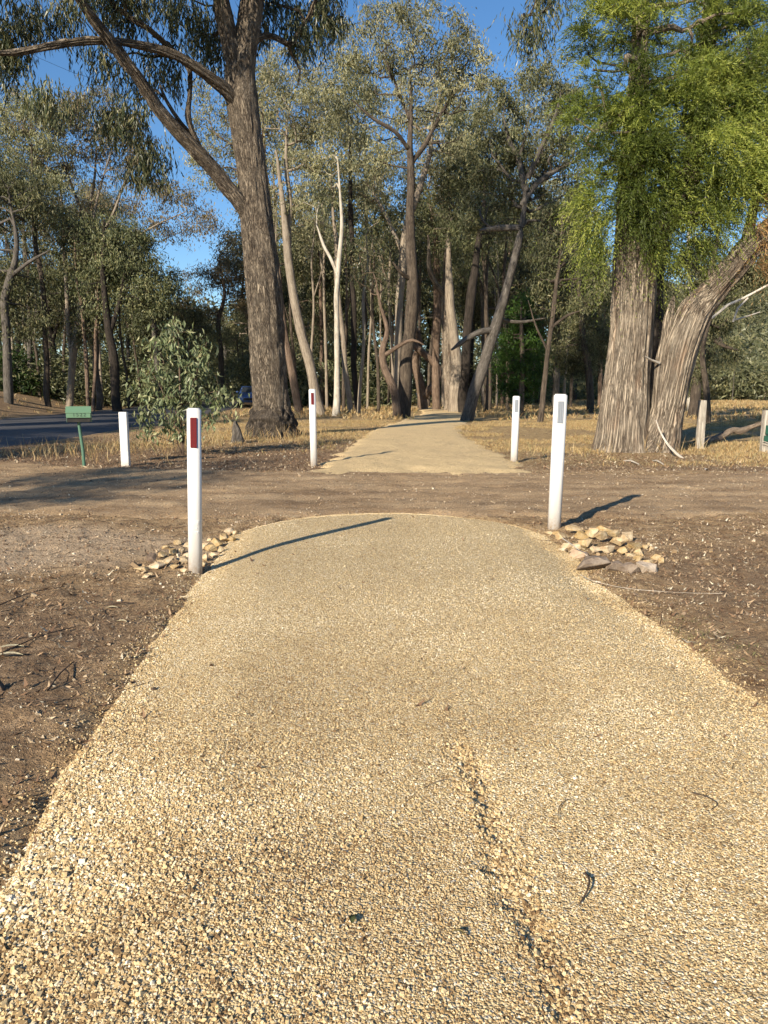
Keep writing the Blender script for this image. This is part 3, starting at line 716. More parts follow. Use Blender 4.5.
def make_tree(kind, label, stems, crown, bark='gum', leaf=LEAF_GUM, group=None, per=60, spread=0.45, L=0.16, wid=0.04, d=None,
              rt=0.026, rings=None, hires=False, style='leaf', droop=0.7, depth_off=0, name_crown='crown', extra=None, ex=0.45, step=0.8, base_bark=None, sag=0.0, cat='tree', minz=None):
    """stems: lists of (px, py, rpx[, ddepth]); the first point of the first is where the trunk meets the ground"""
    b0 = stems[0][0]
    if d is None: d = G(b0[0], b0[1]).y
    base = W(b0[0], b0[1], d); bz = gz(base.x, base.y); origin = (base.x, base.y, bz)
    sk = Skel(); stemids = []
    for si, st in enumerate(stems):
        pts = []; rad = []
        for q in st:
            dd = d+(q[3] if len(q) > 3 else 0); p = W(q[0], q[1], dd); pts.append([p.x, p.y, p.z]); rad.append(q[2]*dd/F)
        if si == 0 or (len(st[0]) > 4):      # starts at the ground
            pts[0][2] = gz(pts[0][0], pts[0][1]); a = np.array(pts[0])-(np.array(pts[1])-np.array(pts[0]))/np.linalg.norm(np.array(pts[1])-np.array(pts[0]))*0.3
            pts = [list(a)]+pts; rad = [rad[0]*1.12]+rad; par = -1
        else:
            A = np.array(sk.P); par = int(np.argmin(np.linalg.norm(A-np.array(pts[0]), axis=1)))
        arr = catmull(np.hstack([np.array(pts), np.array(rad)[:, None]]), 0.35)
        wob = 0.0 if hires else 0.04
        sd = int(rng.integers(0, 9999)); LL = np.arange(len(arr))*0.35
        if not hires:
            arr[1:, 0] += (vnoise(LL*0.55, LL*0, sd)[1:]-0.5)*np.minimum(0.22, arr[1:, 3]*0.9); arr[1:, 3] *= 0.80+0.12*vnoise(LL*1.4, LL*0, sd+5)[1:]
        tp = np.linspace(0, 1, len(arr)); arr[:, 3] *= 0.88*(1-0.55*np.clip((tp-0.7)/0.3, 0, 1)) if not hires else 1
        stemids.append(sk.poly(arr[:, :3], arr[:, 3], par))
    nst = len(sk.P)
    tips = sample_crown([(c[0], c[1], c[2], c[3], d+(c[5] if len(c) > 5 else (1.0 if style == 'leaf' else 0)), c[4]) for c in crown], 1.45 if style == 'leaf' else 1.0)
    if style == 'leaf': spread *= 0.66; per = int(per*0.52)
    if len(tips):
        top = sk.P[stemids[0][-1]]
        for i in np.argsort(np.linalg.norm(tips-top, axis=1)): sk.grow(tips[i], step, sag, minz)
    sk.finish(rt, ex)
    root = empty(kind, origin); tag(root, label, cat, group)
    M = Mesh(); Mb = Mesh()
    for ch, joined in sk.chains():
        P = np.array([sk.P[i] for i in ch]); R = np.array([sk.rad[i] for i in ch])
        if joined: R[0] = R[1]
        fixed = sum(1 for i in ch if i < nst) > 2
        if hires and fixed and R.max() > 0.08:
            arr = catmull(np.hstack([P, R[:, None]]), 0.055); arr = arr[np.concatenate([[True], np.linalg.norm(np.diff(arr[:, :3], axis=0), axis=1) > 1e-4])]
            M.tube(arr[:, :3], arr[:, 3], 112 if R.max() > 0.3 else 56, disp=hires)
        else:
            if len(P) < 2: continue
            M.tube(P, np.maximum(R, 0.004), 12 if R.max() > 0.12 else (6 if R.max() > 0.04 else 4))
    M.build('trunk', BARKS[bark] if isinstance(bark, str) else bark, root, origin=origin)  # this mesh holds the trunk and all its separate branch tubes
    if len(Mb.V): Mb.build('branches', BARKS[bark] if isinstance(bark, str) else bark, root, origin=origin)
    if len(tips) and per:
        C = np.array([sk.P[i] for i in range(nst, len(sk.P)) if sk.w[i] <= 2])
        f = leaf_cloud(name_crown, C, per, spread, L, wid, leaf, root, origin, droop, style)
    if extra: extra(root, sk, origin)
    root['_o'] = 0; del root['_o']
    return root, sk, origin

def P_(x, y, r, dd=0, g=None): return (x, y, r, dd) if g is None else (x, y, r, dd, g)
# 1. the big gum on the left
gum_stems = [
    [(273, 432, 20.5), (272, 410, 19), (270, 380, 17.5), (267, 340, 17), (264, 300, 16.5), (260, 255, 16), (256, 215, 15.5), (252, 175, 14), (247, 135, 14), (242, 100, 15), (241, 70, 13.5), (247, 35, 11.5), (252, 0, 10.5), (254, -60, 9), (250, -130, 6)],
    [(253, 222, 7), (240, 203, 7.2, -.2), (218, 175, 6.6, -.5), (200, 155, 6.2, -.8), (178, 132, 5.8, -1.2), (155, 105, 5.4, -1.6), (138, 78, 5, -2), (112, 43, 4.8, -2.5), (86, 8, 4.5, -3), (65, -25, 4, -3.5), (40, -60, 3, -4)],
    [(241, 108, 6), (228, 92, 5.4, -.4), (205, 74, 4.6, -.9), (178, 56, 4, -1.4), (150, 47, 3.6, -1.8), (118, 42, 3.2, -2.2), (85, 41, 3, -2.6), (50, 46, 2.8, -3), (10, 53, 2.6, -3.4), (-30, 50, 3, -3.8)],
    [(242, 105, 9), (236, 70, 8.5, -.1), (227, 30, 8, -.3), (219, -10, 7, -.5), (205, -70, 5, -.8)],
    [(205, 160, 3.2), (196, 140, 2.6, -.8), (188, 118, 2.2, -.8), (190, 95, 1.9, -.8), (189, 70, 1.5, -.8)],
    [(196, 140, 2.4), (180, 122, 2, -.8), (166, 100, 1.6, -1), (160, 85, 1.2, -1)],
    [(178, 56, 2.6), (150, 30, 2.4, -1.5), (125, 14, 2.2, -1.8), (105, -5, 2, -2), (90, -30, 1.8, -2)],
    [(243, 55, 4), (256, 40, 2.8, .3), (272, 36, 2.5, .6), (290, 44, 2.2, .9), (300, 30, 1.8, 1), (310, 15, 1.5, 1)],
    [(288, 43, 1.6), (292, 55, 1.3, .9), (300, 70, 1, 1), (298, 85, .8, 1)],
    [(250, 0, 6), (275, -30, 5, .8), (310, -75, 4, 1.4), (360, -100, 3.4, 2), (430, -95, 2.8, 2), (500, -60, 2, 2), (540, -20, 1.4, 2), (530, 15, .8, 2)],
]
gum_crown = [(25, 22, 50, 22, 16, -1.5), (95, 8, 40, 14, 10, -1.2), (10, 52, 28, 16, 6, -1.5), (112, 72, 22, 28, 13, -.8), (126, 112, 22, 26, 12, -.6), (140, 150, 15, 18, 7, -.5), (158, 62, 22, 22, 8, -.2), (195, 12, 36, 14, 10, .8), (210, 40, 16, 14, 4, .8),
             (275, 5, 32, 18, 12, 1.4), (322, 6, 26, 14, 9, 1.6), (308, 36, 14, 10, 3, 1.4), (-30, 20, 40, 50, 8, -2), (60, -45, 110, 36, 22, -2.5), (280, -60, 110, 40, 18, 1), (170, -50, 80, 36, 14, -1), (40, 88, 16, 12, 3, -2), (60, 165, 8, 12, 0, 0), (535, 12, 18, 16, 5, 2), (550, -20, 16, 14, 4, 2), (270, -150, 150, 70, 60, .5), (120, -120, 90, 50, 26, -2)]
def gum_extra(root, sk, origin):
    M = Mesh(); o = np.array(origin); r = 22.5*22/F
    A = np.array([[0, 0, -0.25], [0, 0, 0.0], [-.01, 0, .25], [-.02, 0, .55], [-.03, 0, .9]])+o
    M.tube(catmull(np.hstack([A, np.array([[r*1.12], [r*1.03], [r*.95], [r*.80], [r*.5]])]), 0.03)[:, :3], catmull(np.hstack([A, np.array([[.82], [.78], [.70], [.66], [.50]])]), 0.03)[:, 3], 120, disp=ridge_disp(0.10, 26, 5, 91, 0.12, 7))
    M.build('charred_base', BARK_CHAR, root, origin=origin)
make_tree('gum_tree', 'big gum with flaky brown bark, charred base and long limb forking left', gum_stems, gum_crown, 'gum', LEAF_GUM,
          per=98, spread=0.25, L=0.20, wid=0.034, d=22, hires=ridge_disp(0.040, 24, 1.6, 81, 0.14, 6, 0.9), style='hang', step=0.5, sag=0.05, extra=gum_extra)

# 2. the big twin-trunked tree on the right with bright feathery leaves
rd = 17.1
def stringy_extra(root, sk, origin):
    M = Mesh()                                               # broken shard standing in the fork
    pts = [W(657, 425, rd-.25), W(660, 380, rd-.3), (W(666, 340, rd-.3)), W(671, 310, rd-.3), W(674, 296, rd-.3)]
    arr = catmull(np.hstack([np.array([list(p) for p in pts]), np.array([[.13], [.14], [.12], [.085], [.015]])]), 0.05)
    M.tube(arr[:, :3], arr[:, 3], 40, disp=ridge_disp(0.03, 18, 1.2, 71)); M.build('broken_stub', BARK_STRING, root, origin=origin)
    M = Mesh()
    p = [W(659, 363, rd-.45), W(651, 360, rd-.6), W(644, 356, rd-.8)]; M.tube([list(q) for q in p], [.03, .024, .02], 8); M.build('dead_spike', M_BONE, root, origin=origin)
    C = np.array([list(W(x, y, rd-1.0+rng.normal(0, .3))) for x, y in [(760, 200), (763, 212), (758, 225), (764, 238), (762, 250), (760, 262), (766, 225), (760, 185)]])
    leaf_cloud('dead_foliage', C, 16, 0.16, 0.13, 0.014, LEAF_BROWN, root, origin, style='feather')
string_stems = [
    [(622, 452, 25), (624, 430, 24.5), (626, 405, 24), (629, 370, 22), (632, 330, 20.5), (634, 290, 20), (635, 260, 19.5), (635, 235, 18), (633, 205, 14), (632, 175, 12), (634, 140, 11), (638, 95, 10), (640, 50, 8), (642, 0, 7), (645, -60, 6), (640, -130, 4)],
    [(640, 248, 13, 0), (652, 232, 12, .1), (668, 213, 10, .2), (686, 190, 9.5, .3), (696, 150, 9, .4), (700, 110, 8, .6), (706, 60, 7, .8), (712, 0, 6, 1), (720, -60, 4, 1)],
    [(654, 452, 21, -.1, 1), (661, 437, 18.5, -.15), (669, 405, 16.5, -.2), (676, 372, 16, -.3), (683, 342, 16.5, -.35), (695, 313, 15.5, -.4), (714, 290, 12.5, -.5), (733, 268, 11.5, -.6), (750, 247, 11.5, -.7), (775, 228, 11, -.8), (800, 205, 9, -1), (820, 160, 9, -1.2), (830, 90, 6, -1.5)],
    [(745, 250, 5, -.7), (752, 220, 4, -.9), (757, 190, 3.5, -1), (765, 150, 3, -1)],
    [(700, 130, 3, .5), (715, 105, 2.5, 0), (735, 85, 2, -.5), (760, 78, 1.6, -.8)],
    [(637, 110, 3), (622, 120, 2.5, -.4), (605, 125, 2, -.8), (585, 140, 1.6, -1)],
]
string_crown = [(620, 150, 36, 30, 24, -.6), (605, 205, 18, 30, 16, -.8), (600, 250, 9, 18, 5, -.7), (640, 195, 30, 28, 22, -.9), (665, 140, 34, 34, 34, -.8), (700, 95, 42, 40, 44, -.6), (725, 160, 42, 36, 46, -1), (745, 90, 36, 46, 44, -.6),
                (740, 30, 44, 36, 42, 0), (690, 40, 34, 30, 20, 0), (600, 45, 17, 45, 12, -.4), (597, 105, 14, 26, 7, -.5), (622, 60, 12, 40, 5, .6), (655, 20, 26, 20, 10, .4), (700, 212, 26, 20, 24, -.8), (742, 180, 26, 18, 18, -.9), (655, 250, 9, 16, 4, -.6), (650, 275, 8, 10, 2, .5), (700, 238, 14, 12, 6, -.6), (655, 95, 22, 24, 14, -.7), (640, 150, 22, 34, 24, -.9), (636, 85, 20, 30, 14, -.8), (630, 10, 24, 20, 10, -.6), (638, 195, 22, 18, 10, -1), (575, 120, 14, 14, 4, -.5),
                (665, 175, 30, 40, 26, .3), (720, 120, 44, 50, 34, .5), (805, 90, 60, 70, 34, -.5), (700, -60, 110, 50, 40, 0), (610, -50, 36, 40, 8, 0), (815, 10, 60, 60, 20, 0)]
make_tree('stringybark_tree', 'big twin-trunked tree with grey stringy bark and bright feathery green leaves beside the dirt road', string_stems, string_crown, 'string', LEAF_BRIGHT,
          per=13, spread=0.20, L=0.115, wid=0.0165, d=rd, hires=ridge_disp(0.045, 46, 0.45, 55, 0.18, 7, 0.9), style='feather', step=0.45, extra=stringy_extra, sag=0.03)

# 3. the sapling by the letterbox
def sapling():
    b = G(183, 456); bz = gz(b.x, b.y); o = (b.x, b.y, bz); sk = Skel()
    for px, py, r in [(178, 330, .016), (160, 350, .012), (200, 360, .012), (190, 335, .013), (148, 365, .01), (175, 400, .012)]:
        t = W(px, py, b.y+random.uniform(-.4, .4)); p = [list(b)[:2]+[bz-.05], list(b+Vector((random.uniform(-.05, .05), 0, .5)))]
        a = np.array(p+[list(b.lerp(t, .6)+Vector((0, 0, .25))), list(t)])
        sk.poly(a, [r*1.8, r*1.5, r, r*.6])
    tips = sample_crown([(180, 352, 32, 30, b.y, 36), (155, 380, 26, 22, b.y, 28), (202, 385, 26, 26, b.y, 32), (178, 408, 40, 24, b.y, 50), (172, 428, 34, 15, b.y, 24), (168, 330, 14, 14, b.y, 9), (222, 400, 13, 14, b.y, 6)])
    for t in tips: sk.grow(t, .25)
    sk.finish(.004, .4); root = empty('gum_sapling', o)
    tag(root, 'bushy young gum sapling with pale grey-green leaves between the letterbox and the big gum', 'sapling')
    M = Mesh()
    for ch, j in sk.chains():
        P = np.array([sk.P[i] for i in ch]); R = np.maximum(np.array([sk.rad[i] for i in ch]), .003)
        if len(P) > 1: M.tube(P, R, 5)
    M.build('stems', BARK_RED, root, origin=o)
    C = np.array([sk.P[i] for i in range(len(sk.P)) if sk.w[i] <= 2 and sk.P[i][2] > bz+.35])
    leaf_cloud('foliage', C, 7, .12, .135, .05, LEAF_SAGE, root, o, .75)
sapling()

# 4. the trees along and behind the path, each where it stands
MID = 'gum trees standing behind the crossing'
def T(*a, **k):
    k.setdefault('group', MID); k['per'] = int(k.get('per', 60)*1.45); return make_tree('gum_tree', *a, **k)
T('slender red-brown gum leaning left close behind the big charred gum', [[(300, 407, 5.5), (292, 365, 5), (285, 330, 4.5), (276, 270, 4), (270, 220, 3.5), (266, 160, 3), (262, 110, 2)]],
  [(235, 110, 45, 40, 50), (215, 165, 28, 22, 20), (262, 75, 25, 35, 26)], 'red', LEAF_OLIVE, d=44, per=50, spread=.6, L=.20, wid=.055)
T('tall pale gum leaning left, trunk forked high, behind the left white post', [[(321, 405, 7), (312, 370, 6.5), (303, 335, 6), (294, 290, 5.5), (286, 240, 5), (280, 190, 4), (276, 150, 3)], [(287, 250, 3.5), (291, 210, 3, .4), (286, 165, 2.6, .6), (288, 120, 2, .8)]],
  [(290, 95, 38, 45, 62), (318, 150, 28, 30, 26), (262, 190, 24, 30, 24), (300, 215, 22, 22, 12)], 'pale', LEAF_OLIVE, d=42, per=50, spread=.6, L=.20, wid=.055)
T('slim white-barked gum with a short stub, straight above the left path edge', [[(335, 406, 5.5), (336, 385, 3.8), (337, 340, 3.4), (338, 290, 3.1), (340, 245, 2.8), (341, 210, 2.5), (338, 160, 2)], [(338, 275, 2.3), (331, 258, 2.2, .3), (324, 245, 2, .5), (316, 225, 1.6, .6)]],
  [(340, 150, 26, 30, 26), (318, 185, 20, 22, 14)], 'white', LEAF_OLIVE, d=41, per=46, spread=.6, L=.19, wid=.05)
T('straight pale stem leaning slightly left, between the white gum and a dark stem', [[(351, 404, 4.2), (346, 370, 3.6), (341, 320, 3.2), (337, 270, 3), (334, 220, 2.4), (332, 160, 2)]], [(322, 110, 26, 30, 24), (345, 130, 18, 24, 12)], 'pale', LEAF_OLIVE, d=45, per=46, spread=.6, L=.19, wid=.05)
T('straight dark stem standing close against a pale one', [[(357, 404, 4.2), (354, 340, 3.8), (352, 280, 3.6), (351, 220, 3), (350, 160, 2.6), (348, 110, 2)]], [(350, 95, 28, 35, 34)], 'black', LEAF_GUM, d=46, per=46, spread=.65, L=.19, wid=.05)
T('thin crooked cream stem nearest the path on its left', [[(359, 402, 2.6), (361, 370, 2.3), (364, 335, 2.1), (364, 300, 1.9), (368, 265, 1.5), (366, 235, 1.2)]], [(372, 240, 20, 22, 12)], 'pale', LEAF_GUM, d=43, per=46, spread=.55, L=.19, wid=.05)
T('tall straight gum with a big open crown spreading over the path, dark lower trunk', [[(403, 411, 9.5), (406, 375, 8.3), (409, 330, 8), (412, 285, 7.8), (410, 240, 6), (409, 200, 5.2), (410, 150, 4.8), (410, 110, 3.6), (409, 70, 2.5)],
   [(411, 165, 3.2), (425, 145, 3, .5), (438, 118, 2.4, .8), (455, 90, 1.9, 1), (468, 60, 1.4, 1)], [(410, 150, 2.8), (395, 132, 2.5, -.5), (372, 118, 2, -.8), (352, 100, 1.5, -1)], [(410, 120, 2.2), (398, 90, 1.8, .4), (388, 60, 1.3, .4)],
   [(412, 280, 3), (400, 272, 2.6, -.5), (392, 262, 2.2, -.7)]],
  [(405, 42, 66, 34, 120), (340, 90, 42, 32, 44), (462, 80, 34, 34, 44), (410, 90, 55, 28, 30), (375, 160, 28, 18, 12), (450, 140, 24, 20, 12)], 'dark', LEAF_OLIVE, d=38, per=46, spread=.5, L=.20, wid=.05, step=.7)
T('pale-trunked gum just behind the dark straight one, bending right as it rises', [[(397, 401, 5.5), (398, 360, 5), (400, 310, 5), (401, 260, 5), (406, 225, 4.6), (420, 185, 4.4), (428, 155, 4), (433, 120, 3)], [(402, 255, 3), (385, 215, 2.4), (372, 190, 1.8)]],
  [(432, 100, 36, 36, 48), (372, 175, 26, 24, 22), (445, 165, 22, 24, 16)], 'pale', LEAF_OLIVE, d=46, per=46, spread=.65, L=.20, wid=.055)
T('short crooked brown trunk leaning left at the foot of the tall dark one', [[(399, 412, 5.8), (394, 390, 5.6), (386, 368, 5.2), (383, 350, 4.2), (387, 330, 3), (380, 305, 2.2), (376, 280, 1.6)], [(385, 355, 3), (400, 345, 2.4, -.3), (412, 340, 2, -.4), (424, 345, 1.5, -.5)]],
  [(372, 268, 22, 20, 10), (380, 300, 16, 14, 5)], 'red', LEAF_GUM, d=37, per=40, spread=.5, L=.18, wid=.045)
T('twisted gum with an elbowed trunk right of the far path posts', [[(423, 404, 6.5), (420, 385, 6), (414, 362, 5), (418, 340, 4.2), (410, 310, 3.2), (415, 280, 2.4)], [(424, 396, 5.5), (434, 383, 5.5, -.3), (437, 368, 5, -.5), (428, 356, 4.6, -.6), (415, 345, 4, -.6), (408, 330, 2.6, -.6)]],
  [(420, 262, 28, 26, 30), (400, 230, 22, 22, 16)], 'red', LEAF_GUM, d=54, per=46, spread=.7, L=.22, wid=.055)
T('broad reddish gum trunk on the left of the clump right of the path', [[(437, 404, 6), (436, 370, 5), (437, 330, 5), (438, 280, 4.5), (434, 240, 4), (430, 200, 3)]], [(430, 195, 32, 36, 40)], 'red', LEAF_GUM, d=52, per=50, spread=.7, L=.22, wid=.055)
T('thick ribbed brown trunk in the middle of the clump right of the path', [[(448, 405, 6.5), (447, 370, 6), (447, 330, 6), (448, 290, 5.5), (449, 240, 5), (450, 200, 3.5)], [(448, 300, 3.5), (430, 270, 3, -.5), (428, 235, 2.4, -.6)]], [(452, 215, 34, 36, 50), (455, 260, 24, 20, 16)], 'string', LEAF_DARK, d=50, per=50, spread=.7, L=.22, wid=.055)
T('thick pale-barked trunk at the front of the clump right of the path', [[(457, 406, 10), (456, 385, 8.5), (455, 350, 6.5), (452, 310, 6), (449, 270, 5), (448, 230, 4)]], [(470, 190, 34, 34, 45)], 'pale', LEAF_DARK, d=47, per=50, spread=.65, L=.21, wid=.055)
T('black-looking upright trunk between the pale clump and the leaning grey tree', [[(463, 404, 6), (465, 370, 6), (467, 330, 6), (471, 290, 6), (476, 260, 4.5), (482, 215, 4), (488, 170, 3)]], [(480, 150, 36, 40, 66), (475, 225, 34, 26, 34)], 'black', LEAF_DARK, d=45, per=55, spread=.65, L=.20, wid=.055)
T('leaning smooth grey tree on the right edge of the path with a dark spreading crown', [[(469, 420, 9), (474, 400, 8), (481, 370, 7.5), (488, 345, 7), (497, 318, 6.5), (506, 295, 5.8), (513, 265, 5.2), (519, 235, 5), (523, 205, 4.8), (528, 178, 4)],
   [(523, 205, 4), (536, 185, 3.6, .3), (556, 170, 3, .5), (580, 158, 2, .6)], [(526, 190, 4), (520, 165, 3.6, .3), (508, 140, 3, .5), (502, 115, 2, .6)], [(528, 178, 3.5), (540, 150, 3, -.3), (552, 125, 2.4, -.5), (560, 95, 1.6, -.5)],
   [(492, 330, 4.2), (480, 332, 4, -.3), (466, 340, 3.6, -.5), (452, 350, 3, -.6)], [(504, 302, 2.2), (500, 318, 2.4, .4), (520, 322, 2.2, .5), (545, 318, 1.6, .6)], [(498, 228, 3.6, .3), (480, 230, 3, .3)]],
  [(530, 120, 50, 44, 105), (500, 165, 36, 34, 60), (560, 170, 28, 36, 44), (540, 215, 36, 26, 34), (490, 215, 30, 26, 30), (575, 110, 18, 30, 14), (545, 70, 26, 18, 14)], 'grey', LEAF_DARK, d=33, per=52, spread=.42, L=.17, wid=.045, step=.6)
T('slim dark tree standing alone in the dry grass between the two right white posts', [[(541, 425, 4.2), (543, 395, 3.6), (546, 360, 3.2), (550, 330, 3), (555, 300, 2.8), (560, 260, 2.4), (562, 220, 2)], [(551, 328, 2), (568, 315, 1.6), (584, 310, 1)], [(547, 350, 1.6), (535, 325, 1.2), (528, 300, .8)]],
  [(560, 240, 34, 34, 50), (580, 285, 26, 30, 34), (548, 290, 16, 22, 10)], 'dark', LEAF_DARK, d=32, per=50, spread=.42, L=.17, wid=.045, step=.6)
LEAF_CYP = leaf_mat('cypress_leaf', [(0.02, 0.06, 0.010), (0.045, 0.105, 0.018), (0.08, 0.15, 0.028)], 0.3)
make_tree('cypress_tree', 'dense dark green conical evergreen behind the leaning grey tree', [[(521, 404, 4), (521, 370, 3.5), (521, 330, 2.5), (521, 300, 1)]], [(521, 370, 25, 34, 90), (521, 335, 19, 28, 56), (522, 312, 10, 18, 20)], 'dark', LEAF_CYP, d=40, per=80, spread=.4, L=.16, wid=.06, droop=-.4, step=.7)
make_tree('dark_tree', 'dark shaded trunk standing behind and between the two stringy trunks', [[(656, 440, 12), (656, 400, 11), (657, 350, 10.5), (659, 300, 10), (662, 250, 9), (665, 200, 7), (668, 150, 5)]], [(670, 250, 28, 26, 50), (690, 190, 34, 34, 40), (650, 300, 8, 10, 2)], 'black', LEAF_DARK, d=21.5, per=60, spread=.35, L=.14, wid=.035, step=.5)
T('low spreading dark gum behind the twin trunks with foliage hanging over the field', [[(692, 412, 7), (696, 380, 6), (700, 345, 5.5), (705, 310, 5), (712, 270, 4.5), (720, 230, 3.5)], [(702, 330, 3), (722, 345, 2.4), (738, 350, 1.6)]],
  [(706, 345, 18, 30, 44), (728, 280, 28, 24, 50), (728, 352, 11, 14, 16), (705, 270, 26, 30, 50), (758, 262, 24, 22, 34), (690, 380, 10, 16, 14)], 'dark', LEAF_DARK, d=38, per=70, spread=.48, L=.18, wid=.05, step=.7)
def white_limbs(root, sk, o):
    M = Mesh()
    for st in [[(712, 318, 1.2), (728, 305, 1.4), (744, 298, 1.2), (768, 285, 1)], [(733, 322, 1), (738, 308, 1.1), (748, 298, .9)], [(735, 320, .9), (748, 316, .8), (760, 312, .6)]]:
        M.tube([list(W(a, b, 30)) for a, b, r in st], [r*30/F for a, b, r in st], 6)
    M.build('dead_limbs', M_BONE, root, origin=o)
T('slim white-trunked gum seen in the gap between the two stringy trunks', [[(690, 405, 3), (689, 370, 2.8), (688, 330, 2.6), (690, 290, 2.4), (688, 240, 2.6), (696, 215, 2), (706, 195, 1.6)], [(689, 262, 2), (700, 248, 1.8), (712, 235, 1.5)]], [(700, 200, 22, 20, 20)], 'white', LEAF_DARK, d=46, per=40, spread=.6, L=.18, wid=.05, extra=None)
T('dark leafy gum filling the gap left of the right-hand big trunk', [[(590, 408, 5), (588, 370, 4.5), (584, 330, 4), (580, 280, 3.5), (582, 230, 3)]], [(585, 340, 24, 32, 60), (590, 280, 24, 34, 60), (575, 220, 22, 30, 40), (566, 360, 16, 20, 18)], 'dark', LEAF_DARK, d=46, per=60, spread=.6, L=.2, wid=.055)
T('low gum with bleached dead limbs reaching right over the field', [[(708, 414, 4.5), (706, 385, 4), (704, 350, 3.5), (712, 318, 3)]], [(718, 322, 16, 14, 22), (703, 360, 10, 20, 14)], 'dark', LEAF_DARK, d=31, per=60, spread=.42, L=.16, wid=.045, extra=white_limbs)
# left grove on the bank across the road
LG = 'gum trees on the bank across the road'
def TL(label, stems, crown, bark, leaf, d, **k):
    k.setdefault('per', 80); k.setdefault('spread', .7); k.setdefault('L', .22); k.setdefault('wid', .06)
    return make_tree('gum_tree', label, stems, crown, bark, leaf, d=d, group=LG, **k)
g1 = TL('many-stemmed gum whose pale stems fan out to the right, across the road above the letterbox', [[(68, 386, 5), (72, 360, 4.5), (78, 330, 4), (88, 300, 3.4), (103, 272, 3), (122, 248, 2.4), (150, 228, 1.8), (185, 212, 1.2)], [(76, 340, 3.4), (82, 290, 2.8, .4), (90, 240, 2.2, .6), (100, 190, 1.6, .8), (112, 150, 1)],
     [(80, 320, 2.6), (98, 250, 2, -.5), (118, 200, 1.5, -.6), (132, 160, 1, -.6)], [(72, 355, 3), (66, 300, 2.4, .6), (64, 240, 2, .9), (60, 180, 1.4, 1)]],
  [(105, 150, 40, 30, 36), (62, 140, 34, 40, 44), (150, 205, 40, 24, 26), (190, 225, 34, 20, 18), (120, 260, 30, 28, 22), (70, 215, 30, 30, 20)], 'pale', LEAF_TAWNY, 50)
g1b = TL('tall sparse gum with bronze foliage rising highest over the left grove', [[(98, 392, 4.5), (96, 350, 4), (92, 300, 3.6), (88, 250, 3), (92, 200, 2.6), (96, 150, 2)], [(92, 270, 2.6), (104, 230, 2.2, .4), (122, 190, 1.8, .7), (140, 150, 1.2, .9)], [(90, 230, 2), (74, 190, 1.6, -.4), (60, 150, 1.2, -.6)]],
  [(95, 115, 44, 24, 50), (55, 130, 28, 24, 26), (130, 150, 28, 24, 24), (20, 120, 30, 30, 30), (170, 190, 24, 16, 12)], 'grey', LEAF_TAWNY, 52, spread=.55)
g2 = TL('thick dark forked gum on the bank just left of the sapling', [[(117, 393, 6.5), (114, 360, 5.5), (110, 330, 5), (106, 300, 4), (103, 260, 3.4), (104, 220, 2.6)], [(110, 335, 3.4), (120, 300, 3, .3), (128, 265, 2.4, .5), (138, 240, 1.6, .5)]],
  [(128, 255, 34, 32, 60), (150, 290, 26, 26, 40), (95, 290, 26, 26, 34), (100, 235, 26, 26, 26)], 'black', LEAF_DARK, 46)
g3 = TL('slim dark straight gum among the leftmost stems on the bank', [[(47, 388, 4), (45, 340, 3.5), (42, 290, 3.2), (36, 240, 3), (33, 190, 2.2), (30, 140, 1.6)]], [(30, 130, 38, 38, 50), (45, 200, 30, 30, 26), (20, 190, 28, 30, 22)], 'dark', LEAF_OLIVE, 48)
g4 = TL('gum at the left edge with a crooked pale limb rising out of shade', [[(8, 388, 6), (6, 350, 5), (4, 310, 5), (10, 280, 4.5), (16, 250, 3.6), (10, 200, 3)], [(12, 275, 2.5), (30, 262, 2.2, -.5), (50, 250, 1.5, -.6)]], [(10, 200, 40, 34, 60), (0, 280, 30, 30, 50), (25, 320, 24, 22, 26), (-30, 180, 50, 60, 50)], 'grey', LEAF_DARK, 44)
g5 = TL('pair of thin brown stems directly above the letterbox', [[(88, 390, 2.6), (86, 350, 2.4), (82, 310, 2.2), (76, 270, 2), (74, 230, 1.5)], [(92, 390, 2.4, 0, 1), (96, 340, 2.2), (98, 290, 2), (96, 250, 1.4)]], [(84, 250, 26, 30, 40), (90, 320, 20, 24, 22)], 'red', LEAF_DARK, 47)
g6 = TL('straight grey gum set back between the leftmost stems', [[(30, 386, 3.5), (30, 340, 3.2), (28, 290, 3), (24, 240, 2.4), (22, 180, 2)]], [(22, 165, 34, 34, 40), (50, 270, 28, 28, 34)], 'grey', LEAF_DARK, 55)
g7 = TL('slanting grey gum with a sparse crown, behind the sapling and its letterbox', [[(160, 392, 4), (158, 360, 3.6), (152, 320, 3.2), (146, 290, 2.8), (150, 255, 2.2)]], [(165, 300, 28, 30, 50), (195, 330, 24, 24, 36), (140, 320, 20, 24, 24)], 'grey', LEAF_DARK, 58)
g8 = TL('feathery bronze-leaved gum far behind the road, seen left of the big gum', [[(222, 396, 4), (222, 360, 3.5), (219, 320, 3), (224, 290, 2.4), (218, 260, 2)]], [(212, 280, 30, 13, 30), (232, 262, 16, 26, 26), (200, 310, 24, 14, 22), (235, 300, 12, 12, 14)], 'dark', LEAF_TAWNY, 62)
g9 = TL('rounded light green crown poking above the shade left of the big trunk', [[(262, 394, 3.4), (256, 340, 3), (243, 300, 2.4), (244, 270, 2)]], [(243, 315, 17, 18, 30), (240, 255, 18, 17, 30), (215, 340, 26, 26, 50)], 'pale', LEAF_OLIVE, 66)
